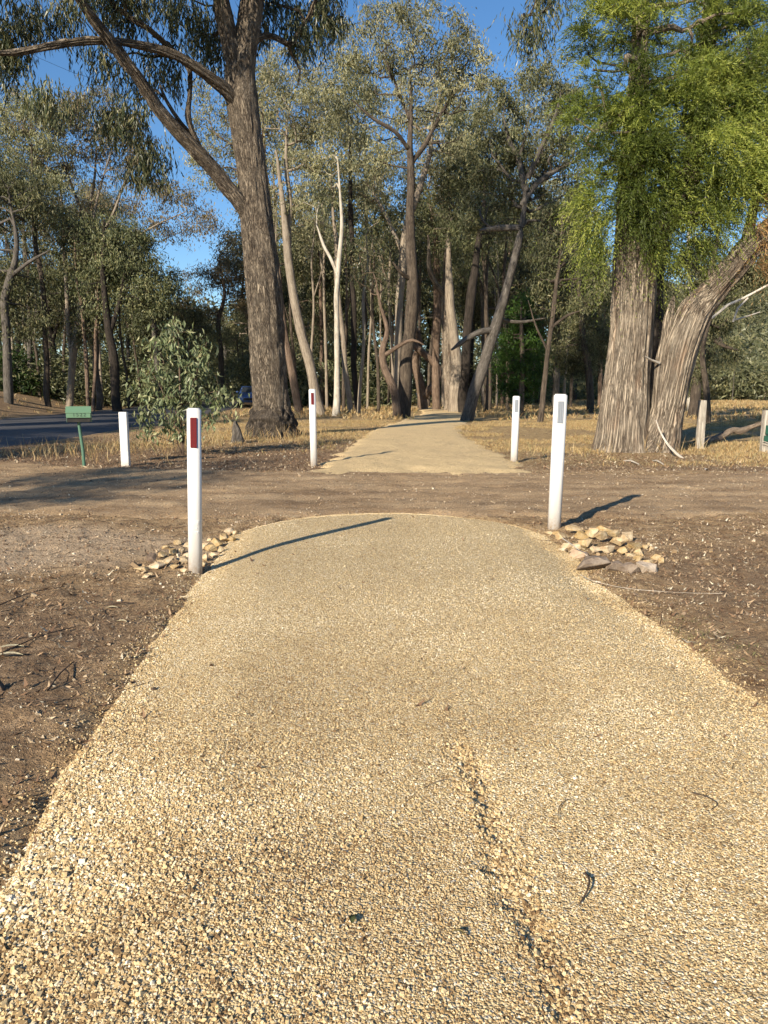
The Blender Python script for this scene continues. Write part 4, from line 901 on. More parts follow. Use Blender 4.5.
def copy_tree(src, label, group, px, D, sc, rot, kind=None, asc=None):
    root = src[0]; x = W(px, 400, D).x; r = root.copy(); scene.collection.objects.link(r)
    r.location = (x, D, gz(x, D)-0.05); r.rotation_euler[2] = rot; r.scale = (sc, sc, sc*(asc or 1)); r['label'] = label; r['group'] = group
    for ch in root.children:
        c = ch.copy(); scene.collection.objects.link(c); c.parent = r
    return r
# trees with their own crowns, further off; each is a copy of one of the trees above
BGL = 'trees of the wood behind the crossing, one shaded mass'
src = [g2, g5, g6, g9, g3, g7, g1]
BG = []
for k, (px, D, sc, si) in enumerate([
    (-60, 52, 1.0, 0), (-25, 60, 1.1, 4), (5, 64, 1.0, 0), (20, 72, 1.05, 5), (38, 66, .9, 1), (58, 70, 1.0, 0), (76, 62, .85, 5), (95, 72, .95, 1), (112, 60, .8, 0), (130, 66, .8, 1), (146, 74, .85, 5), (165, 70, .72, 0),
    (182, 80, .8, 5), (196, 72, .62, 1), (210, 84, .75, 0), (228, 90, .85, 5), (240, 78, .60, 1), (262, 72, .7, 0), (284, 66, .85, 2), (306, 74, .9, 3), (322, 62, .75, 1), (344, 66, .8, 0), (366, 72, .95, 4),
    (384, 84, .95, 0), (404, 78, .95, 5), (428, 88, 1.1, 0), (446, 70, .9, 4), (468, 74, 1.0, 0), (486, 62, .85, 5), (502, 70, .95, 1), (520, 80, 1.1, 0), (538, 74, .95, 4), (556, 64, .85, 5), (574, 72, .95, 0), (600, 60, .85, 1), (622, 66, .9, 5),
    (648, 62, .85, 0), (-100, 62, 1.1, 0), (620, 84, .8, 0), (350, 95, 1.0, 3), (300, 100, 1.05, 3), (270, 110, 1.1, 0), (470, 100, 1.2, 5)]):
    if 560 < px < 600 and D > 50: D = D+30; sc *= 1.15
    if px < 165: si = [6, 4, 2, 5, 6, 0, 2][k % 7]
    sc *= 1.6 if 262 <= px <= 560 else (1.05 if px < 165 else 1.12)
    BG.append(copy_tree(src[si], 'tree of the dark wood filling the background behind the nearer trunks', BGL, px, D, sc, random.uniform(0, 6.28)))
slim = make_tree('slim_gum_tree', 'slim gum stem crowded among the shaded trunks beyond the crossing', [[(310, 400, 1.9), (311, 360, 1.7), (314, 310, 1.5), (312, 260, 1.3), (316, 210, 1)], [(313, 300, 1), (322, 270, .8), (328, 240, .6)]],
  [(316, 200, 22, 26, 24), (326, 235, 14, 14, 8), (306, 260, 10, 14, 5)], 'pale', LEAF_OLIVE, d=52, per=55, spread=.6, L=.2, wid=.055, group='slim stems among the shaded trunks')
slim2 = make_tree('slim_gum_tree', 'slim gum stem crowded among the shaded trunks beyond the crossing', [[(378, 402, 2.4), (377, 360, 2.1), (372, 310, 1.9), (374, 260, 1.5), (370, 220, 1)], [(373, 320, 1.2), (362, 290, 1), (352, 270, .6)]],
  [(370, 215, 22, 22, 22), (352, 262, 14, 14, 8)], 'dark', LEAF_MID, d=50, per=55, spread=.6, L=.2, wid=.055, group='slim stems among the shaded trunks')
for k, (px, D) in enumerate([(277, 54), (296, 58), (327, 55), (344, 50), (367, 56), (389, 60), (394, 52), (429, 62), (443, 60), (489, 54), (497, 58), (507, 52), (533, 62), (486, 48), (382, 66), (419, 58), (270, 60), (330, 64), (15, 56), (40, 54), (54, 58), (66, 60), (102, 56), (128, 54), (-8, 55), (140, 60), (563, 56), (571, 60)]):
    copy_tree([slim, slim2][k % 2], 'slim gum stem crowded among the shaded trunks beyond the crossing', 'slim stems among the shaded trunks', px, D, random.uniform(.8, 1.25), random.uniform(0, 6.28))
# pale bushy gums on the far side of the field
FAR = 'pale gums along the far side of the field'
for px, D, sc, si in [(700, 100, .55, 3), (715, 112, .62, 3), (732, 104, .55, 2), (748, 118, .7, 3), (764, 108, .6, 3), (784, 112, .8, 3), (680, 116, .6, 3), (660, 110, .6, 2), (640, 122, .6, 3), (590, 120, .6, 3), (572, 112, .5, 3), (554, 118, .6, 2), (810, 120, .8, 3)]:
    sc *= 0.55 if px > 728 else 1
    copy_tree(src[si], 'small pale grey-green gum in the row on the far side of the dry field', FAR, px, D, sc, random.uniform(0, 6.28))
# trees out of frame on the left whose shade falls over the crossing
for x, y, sc, si in [(-14.0, -3.0, .52, 2), (-12.6, -4.2, .50, 2), (-19.2, -0.5, .5, 5), (-22, 8, .8, 0), (-24, 16, .8, 4), (-25, 26, .8, 0), (-24, 34, .7, 5), (-23.5, -6, .8, 0), (-20, 4, .75, 0), (-20, 11, .8, 4), (-20.5, 18.5, .75, 0), (-21, 26, .8, 5), (-21.5, -3, .9, 0), (-26, 40, .9, 0)]:
    r = copy_tree(src[si], 'roadside gum beyond the left edge of the picture', 'roadside gums left of the view', 384, 50, sc, random.uniform(0, 6.28)); r.location = (x, y, gz(x, y))

# low scrub and the far wood
def scrub(name, spots, mat, per, L, wid, spread, pal=None):
    C = []
    for (px, D, rx, h, n) in spots:
        x0 = W(px, 400, D).x; g = gz(x0, D)
        a = rng.normal(0, 1, (n, 3)); C.append(np.stack([x0+a[:, 0]*rx*.5, D+a[:, 1]*rx*.4, g+np.abs(rng.random(n))*h], 1))
    C = np.concatenate(C); o = leaf_cloud(name, C, per, spread, L, wid, mat, None, (0, 0, 0), 0.2); o['kind'] = 'stuff'; return o
scrub('undergrowth', [(px, D, 5.5, h, 46) for px, D, h in [(-20, 58, 3), (10, 60, 3.5), (30, 56, 2.5), (60, 64, 3.5), (85, 58, 2.2), (100, 64, 3), (125, 62, 3.2), (150, 68, 3.5), (180, 76, 4), (205, 84, 4), (230, 98, 5), (270, 72, 3.5), (290, 68, 4), (315, 70, 5.5), (340, 62, 3.5), (365, 66, 6), (372, 84, 6), (395, 98, 6), (420, 92, 6), (445, 84, 5), (470, 80, 5), (495, 78, 5), (515, 74, 5), (540, 82, 3.5), (565, 118, 4), (600, 120, 4), (625, 112, 4)]], LEAF_MID, 70, .34, .11, .8)
scrub('far_scrub', [(px, 122, 9, 5, 60) for px in range(540, 860, 24)], LEAF_OLIVE, 40, .45, .16, 1.2)
scrub('bright_shrubs', [(300, 64, 3, 3, 30), (372, 70, 3, 5, 50), (352, 72, 3, 4.5, 40), (20, 54, 3, 3, 20)], LEAF_CONIFER, 90, .3, .12, .7)
# the wood behind it all: trunks and crowns no one could tell apart
def far_wood():
    n = 4000; a = rng.uniform(-0.62, 0.52, n); D = rng.uniform(105, 165, n); x = np.tan(a)*D
    top = np.interp(384+F*x/D, [-100, 60, 130, 170, 260, 300, 420, 560, 585, 640, 700, 900], [20, 20, 18, 12, 12, 22, 26, 26, 20, 12, 5, 4])*(0.8+0.5*fbm(x*.06, D*0.06, 77, 3))
    z = ground_h(x, D)+rng.random(n)**0.8*top
    o = leaf_cloud('far_woodland', np.stack([x, D, z], 1), 34, 1.5, .75, .3, LEAF_MID, None, (0, 0, 0), 0.3); o['kind'] = 'stuff'
far_wood()
def hill_wood():
    n = 15000; x = rng.uniform(60, 420, n); y = rng.uniform(180, 620, n)
    k = (np.abs(np.arctan2(x, y)-0.42) < 0.2); x, y = x[k], y[k]; z = ground_h(x, y)+rng.random(len(x))**.7*9*(0.6+.6*fbm(x*.05, y*.05, 78, 2))
    o = leaf_cloud('hillside_forest', np.stack([x, y, z], 1), 14, 2.4, 1.6, .7, LEAF_MID, None, (0, 0, 0), 0.3); o['kind'] = 'stuff'
hill_wood()

# ------------------------------------------------------------------ guide posts
def prism(outline, z0, z1, bev=0.0):
    bm = bmesh.new(); vs = [bm.verts.new((x, y, z0)) for x, y in outline]; f = bm.faces.new(vs)
    r = bmesh.ops.extrude_face_region(bm, geom=[f]); up = [v for v in r['geom'] if isinstance(v, bmesh.types.BMVert)]
    for v in up: v.co.z = z1
    bmesh.ops.recalc_face_normals(bm, faces=bm.faces[:])
    if bev:
        es = [e for e in bm.edges if all(abs(v.co.z-z1) < 1e-6 for v in e.verts)]
        bmesh.ops.bevel(bm, geom=es, offset=bev, segments=3, affect='EDGES')
    return bm
def guide_post(px, py, top_py, wpx, ref, label, lean=(0, 0), face=0.0, sticker=False, refl=(0.045, 0.21), name='guide_post'):
    b = G(px, py); d = b.y; bz = gz(b.x, b.y)
    if sticker: bz = min(bz, 0.02)
    t = W(px, top_py, d); h = t.z-bz; w = wpx*d/F
    root = empty(name, (b.x, b.y, bz)); root.rotation_euler = (lean[1], lean[0], face)
    tag(root, label, 'guide post', 'white guide posts at the crossing')
    hw = w/2; th = w*0.40
    out = []
    for a in np.linspace(0, 2*math.pi, 40, endpoint=False):       # flattened oval tube
        ca, sa = math.cos(a), math.sin(a)
        out.append((hw*math.copysign(abs(ca)**0.8, ca), th*math.copysign(abs(sa)**0.9, sa)))
    bm_obj('post', prism(out, -0.15, h, w*0.09), M_POST, root, smooth=False)
    for p in root.children[0].data.polygons: p.use_smooth = abs(p.normal.z) < 0.5
    if ref is not None:
        rw, rh = w*refl[0]/0.1, refl[1]
        z1 = h-0.065; z0 = z1-rh; yb = -th*1.0
        r = bm_obj('reflector', box_bm(-rw/2, rw/2, yb-0.006, yb+0.01, z0, z1, 0.002), ref, root)
        bm = bmesh.new()
        for i in range(1, 3):
            x = -rw/2+rw*i/3
            b2 = box_bm(x-0.0012, x+0.0012, yb-0.0075, yb-0.004, z0+.004, z1-.004); me = bpy.data.meshes.new('t'); b2.to_mesh(me); b2.free(); bm.from_mesh(me); bpy.data.meshes.remove(me)
        bm_obj('ribs', bm, simple_mat('reflector_rib', (0.13, 0.02, 0.02) if ref is M_RED else (0.12, 0.13, 0.15), 0.5, 0.1), r)
    if sticker:
        bm = bmesh.new()
        for i, (z, ww, hh) in enumerate([(.375, .034, .006), (.365, .030, .004), (.356, .034, .003), (.348, .020, .003), (.322, .010, .008), (.300, .030, .004), (.292, .034, .003)]):
            b2 = box_bm(-ww/2+.012, ww/2+.012, -th-0.0012, -th+0.004, z, z+hh); me = bpy.data.meshes.new('t'); b2.to_mesh(me); b2.free(); bm.from_mesh(me); bpy.data.meshes.remove(me)
        bm_obj('printed_mark', bm, M_STICKER, root)
    return root
R = math.radians
guide_post(195.5, 573, 408, 14.0, M_RED, 'nearest white guide post with red reflector, beside the left stone heap', lean=(R(1.6), 0), face=R(8), sticker=True)
guide_post(554, 530, 394, 13.2, M_GREYREF, 'large white guide post with grey reflector, beside the right stone heap', face=R(-6), lean=(R(0.8), 0), refl=(.042, .20))
guide_post(314, 466, 389, 6.8, M_RED, 'far-side white guide post with a narrow dark red reflector, left of the path', face=R(6), lean=(R(-0.6), 0), refl=(.04, .20))
guide_post(514, 463, 396, 7.2, M_GREYREF, 'far-side white guide post with grey reflector, right of the path', face=R(-5), lean=(R(0.6), 0), refl=(.042, .22))
for px, py, tp, w, lab in [(381, 402.5, 391, 2.6, 'tiny distant white guide post left of the crooked trunks'), (417, 404, 391.5, 2.4, 'tiny distant white guide post between the dark trunk and the twisted gum'), (408, 403.2, 394, 1.6, 'faintest distant white guide post just right of the dark trunk')]:
    guide_post(px, py, tp, w, None, lab)
# plain white square marker post left of the sapling
b = G(126, 466); bz = gz(b.x, b.y); hh = W(126, 412, b.y).z-bz
root = empty('marker_post', (b.x, b.y, bz)); tag(root, 'plain square white timber post with a faint round mark, left of the sapling', 'post')
bm_obj('post', box_bm(-.068, .068, -.05, .05, -.15, hh, .006), M_POST, root)
bm = bmesh.new()
for a0 in range(0, 360, 30):
    if a0 in (60, 240): continue
    a = R(a0); c, s = math.cos(a), math.sin(a); b2 = box_bm(-.009, .009, -.0525, -.045, -.003, .003); bmesh.ops.rotate(b2, verts=b2.verts, cent=(0, 0, 0), matrix=Matrix.Rotation(-a+math.pi/2, 3, 'Y')); bmesh.ops.translate(b2, verts=b2.verts, vec=(c*.032, 0, s*.036+hh-.14))
    me = bpy.data.meshes.new('t'); b2.to_mesh(me); b2.free(); bm.from_mesh(me); bpy.data.meshes.remove(me)
for k in (-1, 1):
    b2 = box_bm(-.025, .025, -.0525, -.045, -.003, .003); bmesh.ops.rotate(b2, verts=b2.verts, cent=(0, 0, 0), matrix=Matrix.Rotation(R(40), 3, 'Y')); bmesh.ops.translate(b2, verts=b2.verts, vec=(k*.008, 0, hh-.14+k*.008)); me = bpy.data.meshes.new('t'); b2.to_mesh(me); b2.free(); bm.from_mesh(me); bpy.data.meshes.remove(me)
bm_obj('round_mark', bm, M_STICKER, root)

# ------------------------------------------------------------------ letterbox
b = G(84.5, 466.3); bz = gz(b.x, b.y); d = b.y; s = d/F
root = empty('letterbox', (b.x, b.y, bz)); tag(root, 'green metal letterbox numbered 1522 on a thin leaning pole by the road', 'letterbox'); root.rotation_euler = (0, 0, R(17))
zt = W(82, 407, d).z-bz; zb = W(82, 422, d).z-bz; cx = -2.3*s; hw = 11.3*s
def prof_box(prof, x0, x1):
    bm = bmesh.new(); a = [bm.verts.new((x0, y, z)) for y, z in prof]; c = [bm.verts.new((x1, y, z)) for y, z in prof]; n = len(prof)
    bm.faces.new(a[::-1]); bm.faces.new(c)
    for i in range(n): bm.faces.new((a[i], a[(i+1) % n], c[(i+1) % n], c[i]))
    bmesh.ops.recalc_face_normals(bm, faces=bm.faces[:]); return bm
zm = W(82, 412.5, d).z-bz; zf = W(82, 417.6, d).z-bz
M1 = prof_box([(-.13, zf), (-.13, zm), (.0, zt), (.17, zt-.03), (.17, zb), (-.08, zb), (-.08, zf)], cx-hw, cx+hw); bmesh.ops.bevel(M1, geom=M1.edges[:], offset=.004, segments=2, affect='EDGES')
body = bm_obj('box', M1, M_GREEN, root)
bm_obj('slot', box_bm(cx-hw+.006, cx+hw-.006, -.105, -.082, zb+.002, zf-.003, .002), M_SLOT, root)
bm_obj('roof_flap', prof_box([(-.138, zm-.006), (-.138, zm+.006), (.0, zt+.012), (.0, zt+.002)], cx-hw-.008, cx+hw+.008), M_GREEN, root)
cu = bpy.data.curves.new('number', 'FONT'); cu.body = '1522'; cu.size = .085; cu.extrude = .0015; cu.align_x = 'CENTER'; cu.space_character = 1.35
tx = bpy.data.objects.new('number', cu); scene.collection.objects.link(tx); tx.parent = root
me_ = bpy.data.meshes.new_from_object(tx); bpy.data.objects.remove(tx); me_.name = 'number'; tx = link('number', me_, M_NUM, root)
tx.location = (cx+.015, -.1325, zf+.025); tx.rotation_euler = (math.pi/2, 0, 0)
M = Mesh(); M.tube([[0, 0, -.2], [-.01, 0, .3], [-.05, 0, .75], [cx-.01, 0, zb+.01]], [.030, .028, .026, .026], 10); M.build('pole', M_GREENPOLE, root)

# ------------------------------------------------------------------ fence posts, rails and sign on the right
def timber(name, px, py, tp, wpx, label, cat, top=None, chip=0.02):
    b = G(px, py); bz = gz(b.x, b.y); h = W(px, tp, b.y).z-bz; w = wpx*b.y/F/2
    root = empty(name, (b.x, b.y, bz)); tag(root, label, cat)
    zs = np.linspace(-.2, h, 26); bm = bmesh.new(); rings = []
    for z in zs:
        ring = []
        for i in range(24):
            a = i/24*2*math.pi; c, s_ = math.cos(a), math.sin(a)
            r = 1/max(abs(c), abs(s_)); r = min(r, 1.28)
            r *= 1+0.05*(float(vnoise(i*0.9, z*1.5, 33))-.5)+.04*(float(vnoise(i*2.3, z*.4, 34))-.5)
            zz = z if z < h-1e-6 else z-chip*float(vnoise(c*2+4, s_*2+4, 35))
            ring.append(bm.verts.new((c*r*w, s_*r*w*.8, zz)))
        rings.append(ring)
    for a, c in zip(rings, rings[1:]):
        for i in range(24): bm.faces.new((a[i], a[(i+1) % 24], c[(i+1) % 24], c[i]))
    bm.faces.new(rings[-1])
    me = bpy.data.meshes.new('post'); bm.to_mesh(me); bm.free()
    co = np.zeros(len(me.vertices)*3, dtype=np.float32); me.vertices.foreach_get('co', co); at = me.attributes.new('bark_co', 'FLOAT_VECTOR', 'POINT'); at.data.foreach_set('vector', co)
    link('post', me, M_TIMBER, root); return root
timber('fence_post', 699.5, 448, 400, 7.2, 'weathered pale timber fence post right of the twin trunks', 'fence post')
r = timber('sign_post', 766, 452, 410, 11, 'weathered post with dark green boards and wire at the right edge of the view', 'sign post')
bsc = G(768, 452).y/F
bm_obj('board', box_bm(-5*bsc, 16*bsc, -.15, -.115, W(768, 433, 768 and G(768, 452).y).z, W(768, 424, G(768, 452).y).z, .004), M_BOARD, r)
bm_obj('board', box_bm(-6*bsc, 16*bsc, -.15, -.115, W(768, 440, G(768, 452).y).z, W(768, 434.2, G(768, 452).y).z, .004), M_BOARD, r)
M = Mesh(); dd = G(768, 452).y
for z0 in (.22, .27): M.tube([[-.17, -.155, z0], [-.02, -.16, z0-.05], [.15, -.155, z0-.09], [.3, -.1, z0-.12]], [.007]*4, 6)
M.build('wire_tie', M_BONE, r)
def stick(name, pts, mat, label, cat, k=8, ds=.06, group=None):
    """pts: (world point, radius)"""
    o = pts[0][0]; arr = catmull(np.array([[*p, r_] for p, r_ in pts]), ds); M = Mesh()
    M.tube(arr[:, :3], np.maximum(arr[:, 3], .0008), k, disp=(ridge_disp(float(arr[:, 3].max())*.15, 8, 3, 5) if k > 10 else None))
    ob = M.build(name, mat, None, origin=o); ob.location = o
    return tag(ob, label, cat, group)
stick('fallen_log', [(G(696, 446)+Vector((0, 0, .07)), .07), (W(718, 438, 19.8), .095), (W(732, 430.5, 20.0), .08), (W(740, 431, 20.0), .085), (W(752, 426.5, 20), .06), (W(763, 423, 19.7), .055)], M_LOG, 'long brown log leaning from the ground by the fence post up to the green board', 'log', 20)
stick('dead_branch', [(W(656, 420, 16.0), .014), (W(661, 433, 15.8), .019), (W(671, 448, 15.4), .024), (W(685, 460, 14.9), .028), (W(697, 466.5, 14.2), .03), (G(707, 472)+Vector((0, 0, .03)), .022)], M_BONE, 'bleached curved branch leaning against the foot of the right trunk', 'branch', 12)
for a, c, lab in [((624, 462), (640, 466), 'short pale stick on the litter below the big right trunk'), ((653, 462), (664, 466), 'forked pale chip of wood below the fork of the twin trunks')]:
    p, q = G(*a), G(*c); m = p.lerp(q, .5)+Vector((0, .05, .05)); stick('fallen_stick', [(p+Vector((0, 0, .02)), .015), (m, .017), (q+Vector((0, 0, .02)), .010)], M_BONE, lab, 'stick')
# pale upright stump left of the big gum
b = G(238, 443); d = b.y
stick('tree_stump', [(b+Vector((0, 0, -.1)), .22), (W(238, 438, d), .15), (W(237, 430, d), .11), (W(236, 424, d), .06), (W(235.5, 421, d), .02)], BARK_GREY, 'small pale splintered stump standing left of the big charred gum', 'stump', 20)
# small blue car far off on the road, seen from the front
d = 60.0; b = W(250, 400, d); root = empty('parked_car', (b.x, d, gz(b.x, d)+0.06), R(8)); tag(root, 'small distant blue car on the road, half hidden behind the big charred gum', 'car')
def loft(name, secs, mat, parent):
    """secs: list of (y, [(x,z)...]) outlines with equal point counts"""
    bm = bmesh.new(); rings = [[bm.verts.new((x, y, z)) for x, z in o] for y, o in secs]; n = len(rings[0])
    for p, q in zip(rings, rings[1:]):
        for i in range(n): bm.faces.new((p[i], p[(i+1) % n], q[(i+1) % n], q[i]))
    bm.faces.new(rings[0][::-1]); bm.faces.new(rings[-1]); bmesh.ops.recalc_face_normals(bm, faces=bm.faces[:])
    return bm_obj(name, bm, mat, parent)
def sec(w, z0, z1): return [(-w, z0), (-w*1.02, (z0+z1)/2), (-w*.9, z1), (w*.9, z1), (w*1.02, (z0+z1)/2), (w, z0)]
M_CAR = simple_mat('blue_car_paint', (0.05, 0.10, 0.25), 0.3, 0.1, 8, 0.5); M_GLASS = simple_mat('car_glass', (0.10, 0.12, 0.14), 0.1, 0.05, 4, 0.8)
body = loft('body', [(-2.1, sec(.72, .35, .62)), (-2.0, sec(.84, .25, .78)), (-1.0, sec(.88, .22, .96)), (0, sec(.89, .22, .98)), (1.6, sec(.88, .22, .98)), (2.1, sec(.8, .3, .9))], M_CAR, root)
loft('cabin', [(-.95, sec(.74, .95, .97)), (-.25, sec(.66, .95, 1.42)), (.2, sec(.64, .95, 1.48)), (1.2, sec(.64, .95, 1.44)), (1.8, sec(.7, .95, .99))], M_CAR, root)
bm = bmesh.new(); v = [bm.verts.new(q) for q in ((-.62, -.93, 1.0), (.62, -.93, 1.0), (.55, -.31, 1.395), (-.55, -.31, 1.395))]; bm.faces.new(v); bmesh.ops.solidify(bm, geom=bm.faces[:], thickness=-.02); bm_obj('windscreen', bm, M_GLASS, root)
for x in (-.62, .62):
    bm_obj('headlight', box_bm(x-.14, x+.14, -2.09, -1.98, .56, .70, .02), simple_mat('headlight_glass', (.7, .7, .7), .2, .05), root)
    bm_obj('wing_mirror', box_bm(x*1.5-.09, x*1.5+.09, -.75, -.65, .98, 1.10, .02), M_CAR, root)
bm_obj('grille', box_bm(-.42, .42, -2.125, -2.05, .40, .58, .01), M_SLOT, root)
for x in (-.78, .78):
    for y in (-1.3, 1.3):
        M = Mesh(); M.tube([[x-.1, y, .31], [x+.1, y, .31]], [.31, .31], 20); w_ = M.build('wheel', M_TYRE, root)
        M = Mesh(); M.tube([[x-.11, y, .31], [x+.11, y, .31]], [.19, .19], 16); M.build('rim', M_STEEL, w_)
# small white trailer at the far edge of the field
b = G(578, 396.5); d = b.y; s = d/F; root = empty('trailer', (b.x, b.y, gz(b.x, b.y))); tag(root, 'small white box trailer at the far edge of the field left of the big trunk', 'trailer')
w, h = 4.9*s, 6.5*s
bm_obj('body', prof_box([(-.6, .35), (-.6, h*.85), (-.3, h), (.6, h), (.6, .35)], -w, w), M_TRAILER, root)
for x in (-w*.45, w*.45):
    M = Mesh(); M.tube([[x, -.68, .3], [x, -.5, .3]], [.3, .3], 20); M.tube([[x, -.68, .3], [x, -.679, .3]], [.3, .001], 20); M.build('wheel', M_TYRE, root)
bm_obj('drawbar', box_bm(w, w+.9, -.05, .05, .4, .5, .01), M_STEEL, root)
bm_obj('window', box_bm(-w*.5, w*.3, -.615, -.59, h*.52, h*.75, .01), M_SLOT, root)

# ------------------------------------------------------------------ the two heaps of stones
def rock(px, py, wpx, hpx, mat, label, group, lift=0.0, flat=.75, yaw=None, name='rock', seed=None):
    b = G(px, py); d = b.y; rx = wpx*.62*d/F*(1 if mat is not M_ROCK else 1.12); rz = hpx*.52*d/F
    bm = bmesh.new(); rr = random.Random(seed if seed is not None else int(px*31+py*7))
    for _ in range(14):
        v = Vector((rr.gauss(0, 1), rr.gauss(0, 1), rr.gauss(0, 1))).normalized(); v *= rr.uniform(.82, 1.05)
        bm.verts.new((v.x*rx*1.12, v.y*rx*.85, v.z*rz*1.15))
    r = bmesh.ops.convex_hull(bm, input=bm.verts[:]); bmesh.ops.delete(bm, geom=[v for v in bm.verts if not v.link_faces], context='VERTS')
    bmesh.ops.bevel(bm, geom=bm.edges[:], offset=min(rx, rz)*.05, segments=1, affect='EDGES')
    bmesh.ops.triangulate(bm, faces=bm.faces[:])
    bmesh.ops.subdivide_edges(bm, edges=bm.edges[:], cuts=1, smooth=0)
    for v in bm.verts:
        q = v.co; nn_ = float(vnoise(q.x*60+10, q.y*60+q.z*47+10, 3))-.5; v.co += v.co.normalized()*nn_*rx*.14
    base = max(float(top_h(np.array([b.x]), np.array([b.y]))[0]), 0)
    ob = bm_obj(name, bm, mat, None); ob.location = (b.x, b.y, base+rz*.55+lift); ob.rotation_euler = (0, rr.uniform(-.2, .2), yaw if yaw is not None else rr.uniform(-.6, .6))
    return tag(ob, label, 'rock', group)
GL, GR = 'cream stones heaped at the left guide post', 'cream stones heaped at the right guide post'
for px, py, w, h in [(141, 573, 11, 8), (156, 571, 13, 9), (167, 567, 12, 9), (176, 571, 9, 6), (182, 564, 11, 9), (163, 558, 9, 7), (172, 555, 10, 8), (181, 553, 8, 7), (187, 558, 7, 6), (178, 546, 7, 6), (166, 549, 6, 5), (188, 548, 7, 6), (184, 573, 7, 5),
                     (207, 560, 9, 8), (211, 551, 10, 9), (217, 545, 10, 8), (224, 540, 10, 8), (229, 534, 9, 7), (214, 557, 7, 6), (220, 551, 7, 6), (232, 541, 7, 6), (205, 549, 7, 7), (235, 535, 6, 5), (204, 568, 6, 5), (150, 579, 6, 4), (193, 566, 7, 6), (209, 541, 6, 5), (160, 565, 6, 5)]:
    rock(px, py, w, h, M_ROCK, 'cream stone in the heap around the foot of the nearest guide post', GL, lift=random.uniform(0, .012))
rock(152, 562, 9, 13, M_ROCKBROWN, 'dark brown stone at the left of the left heap', None, flat=1)
rock(146, 580, 8, 5, M_ROCK, 'lone flattish cream stone at the lower left end of the left heap', None)
for px, py, w, h, l in [(563, 540, 12, 8, 0), (573, 536, 14, 9, .02), (581, 541, 12, 9, .02), (592, 540, 13, 10, .03), (603, 538, 14, 11, .03), (611, 543, 12, 9, .04), (600, 546, 12, 9, .05), (586, 549, 12, 9, .02), (618, 548, 12, 10, .03), (627, 542, 12, 11, .01), (634, 549, 13, 10, .0), (622, 555, 11, 8, .02), (607, 555, 12, 8, .02), (595, 555, 10, 7, .02), (576, 549, 9, 8, .0), (640, 555, 10, 9, .0), (638, 562, 8, 8, .0), (655, 560, 9, 8, 0), (661, 565, 6, 8, 0), (648, 563, 9, 6, 0), (568, 547, 10, 7, 0), (583, 556, 9, 6, 0), (613, 536, 7, 6, 0), (557, 536, 9, 5, 0), (630, 558, 8, 6, 0), (587, 535, 7, 5, 0), (645, 548, 6, 5, 0), (549, 534, 8, 4, 0), (563, 551, 7, 5, 0)]:
    rock(px, py, w, h, M_ROCK, 'cream stone in the heap at the foot of the right guide post', GR, lift=l)
rock(577, 557, 20, 13, rock_mat('tan_rock', (.24, .16, .10), (.36, .25, .16), (.46, .34, .22)), 'flat tan stone tucked behind the long grey slab in the right heap', None)
rock(592, 570, 36, 17, M_ROCKGREY, 'long dark grey slab lying along the front of the right heap', None, yaw=-.25)
rock(615, 572, 15, 14, M_ROCKGREY, 'dark grey stone just right of the long slab in the right heap', None)
rock(629, 573, 17, 14, M_ROCKGREY, 'third grey stone from the left in the front row of the right heap', None)
rock(646, 572, 20, 14, rock_mat('buff_rock', (.22, .16, .11), (.36, .28, .20), (.48, .39, .29)), 'rounded buff stone at the right end of the front row of the right heap', None)

def d_heap(x, y):
    a = np.exp(-(((x+1.55)/.42)**2+((y-5.75-(x+1.5)*.5)/.32)**2)); c = np.exp(-(((x-2.05)/.38)**2+((y-6.2)/.42)**2)); return np.clip(a+c, 0, 1)*(near_path_mask(x, y) > 0.02)
x, y = scatter(2600, -2.6, 3.0, 4.8, 7.2, d_heap); size = 0.022*np.exp(rng.normal(0, .4, len(x)))
pebbles('heap_rubble', x, y, top_h(x, y)+size*.2, size, pebble_mat('rubble', [(0, (0.12, 0.08, 0.045)), (0.4, (0.30, 0.21, 0.12)), (0.75, (0.50, 0.39, 0.24)), (1, (0.64, 0.55, 0.40))]))

# ------------------------------------------------------------------ single things lying on the path and verge
def onp(px, py, lift=.004):
    p = G(px, py, .05); z = float(top_h(np.array([p.x]), np.array([p.y]))[0]); p = G(px, py, z); p.z = z+lift; return p
def lying(name, pts, r, mat, label, cat, lift=.005):
    n = len(pts); stick(name, [(onp(a, c, lift+(.012*math.sin(i/(n-1)*math.pi) if r > .003 else .003)), r*(1-.5*i/(n-1))) for i, (a, c) in enumerate(pts)], mat, label, cat, 7, .01)
lying('curved_twig', [(585, 875), (589, 885), (587, 896), (580, 905)], .0035, M_TWIG, 'dark curved twig on the gravel at the lower right of the path', 'twig')
lying('twig', [(566, 802), (559, 810), (558, 823)], .0014, M_TWIG, 'short thin bent twig on the path above the curved dark twig', 'twig')
lying('twig', [(692, 795), (706, 799), (717, 806), (711, 812)], .002, M_TWIG, 'thin forked twig on the right side of the path', 'twig')
lying('twig', [(424, 790), (436, 784), (450, 781)], .0014, M_TWIG, 'thin hair-like twig just left of the rut in the gravel', 'twig')
lying('long_grass_stalk', [(580, 578), (596, 585), (630, 592), (680, 596), (722, 597)], .002, M_BONE, 'long pale stalk lying right from the foot of the grey slab', 'stalk', .02)
lying('fallen_stick', [(560, 540), (575, 552), (590, 562)], .006, M_BONE, 'thin stick lying along the left side of the right heap', 'stick', .03)
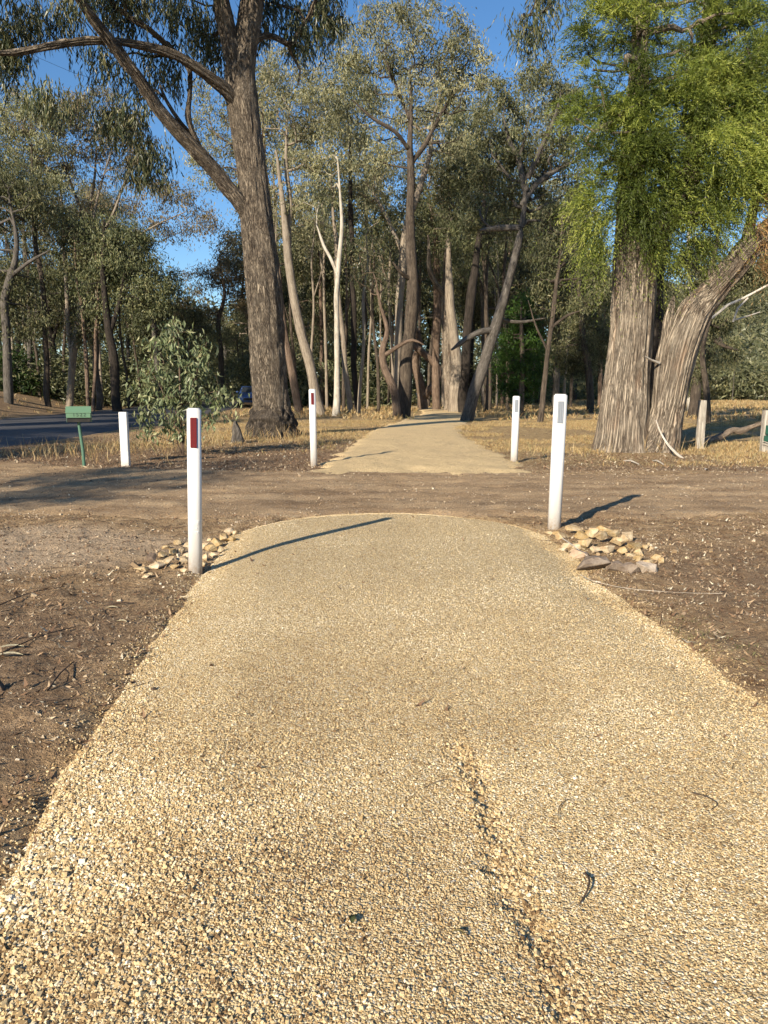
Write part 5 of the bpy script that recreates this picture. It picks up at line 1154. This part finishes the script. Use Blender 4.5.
def leafobj(px, py, L, w, ang, mat, label):
    p = onp(px, py, .006); bm = bmesh.new(); n = 9; top = []; bot = []; mid = []
    for i in range(n):
        t = i/(n-1); hw_ = w/2*math.sin(math.pi*t**.8); x = (t-.5)*L; y = .12*L*math.sin(t*math.pi); z = .006*math.sin(t*3)
        top.append(bm.verts.new((x, y+hw_, z+.004))); mid.append(bm.verts.new((x, y, z))); bot.append(bm.verts.new((x, y-hw_, z+.004)))
    for i in range(n-1):
        bm.faces.new((mid[i], mid[i+1], top[i+1], top[i])); bm.faces.new((bot[i], bot[i+1], mid[i+1], mid[i]))
    bmesh.ops.solidify(bm, geom=bm.faces[:], thickness=.0008)
    o = bm_obj('fallen_leaf', bm, mat, None, smooth=True); o.location = p; o.rotation_euler = (0, 0, ang); tag(o, label, 'leaf')
M_PALELEAF = simple_mat('pale_leaf', (.60, .54, .38), .5, .3, 30); M_YG = simple_mat('tan_green_leaf', (.34, .28, .13), .5, .3, 30)
leafobj(354, 923, .030, .016, 1.3, M_GREENLEAF, 'dull green leaf on the gravel left of the rut')
leafobj(459, 937, .032, .007, -.6, M_YG, 'slim yellow-green leaf on the gravel between the green leaf and the rut')
leafobj(10, 649, .13, .035, .3, M_PALELEAF, 'pale leaf at the left edge of the view, upper of two')
leafobj(8, 657, .14, .04, .15, M_PALELEAF, 'pale leaf at the left edge of the view, lower of two')
leafobj(112, 609, .07, .022, .1, M_PALELEAF, 'pale fallen leaf on the dirt left of the path, upper one near a dark twig')
leafobj(122, 623, .07, .018, -.3, M_PALELEAF, 'pale fallen leaf on the dirt left of the path, just below another')
leafobj(127, 657, .05, .014, .4, M_PALELEAF, 'small pale leaf close to the left edge of the path')
# dark curled leaf/bark scrap on the path and gumnut cluster at the left edge
for (px, py, w, h, mat, lab, nm) in [(154, 693, 6, 4, M_ROCKBROWN, 'small dark clod lying alone on the gravel near the left edge of the path', 'clod'), (2, 690, 16, 15, M_ROCKBROWN, 'dark rough clod cut by the left edge of the view', 'clod')]:
    o = rock(px, py, w, h, mat, lab, None, name=nm); o['category'] = 'clod'
for pts, r, lab in [([(0, 655), (40, 640), (75, 628)], .004, 'long dark twig on the dirt left of the path, lower of a pair'), ([(0, 606), (30, 596), (62, 588)], .004, 'dark branchlet on the sandy patch at the far left'), ([(48, 692), (60, 678), (74, 663)], .005, 'stubby dark stick lying slantwise on the dirt left of the path'), ([(0, 710), (40, 703), (80, 700)], .003, 'thin straight twig below the stubby stick on the left verge'), ([(104, 607), (120, 606), (134, 604)], .006, 'short knobbly dark twig beside a pale leaf')]:
    lying('twig', pts, r, M_TWIG, lab, 'twig', .008)
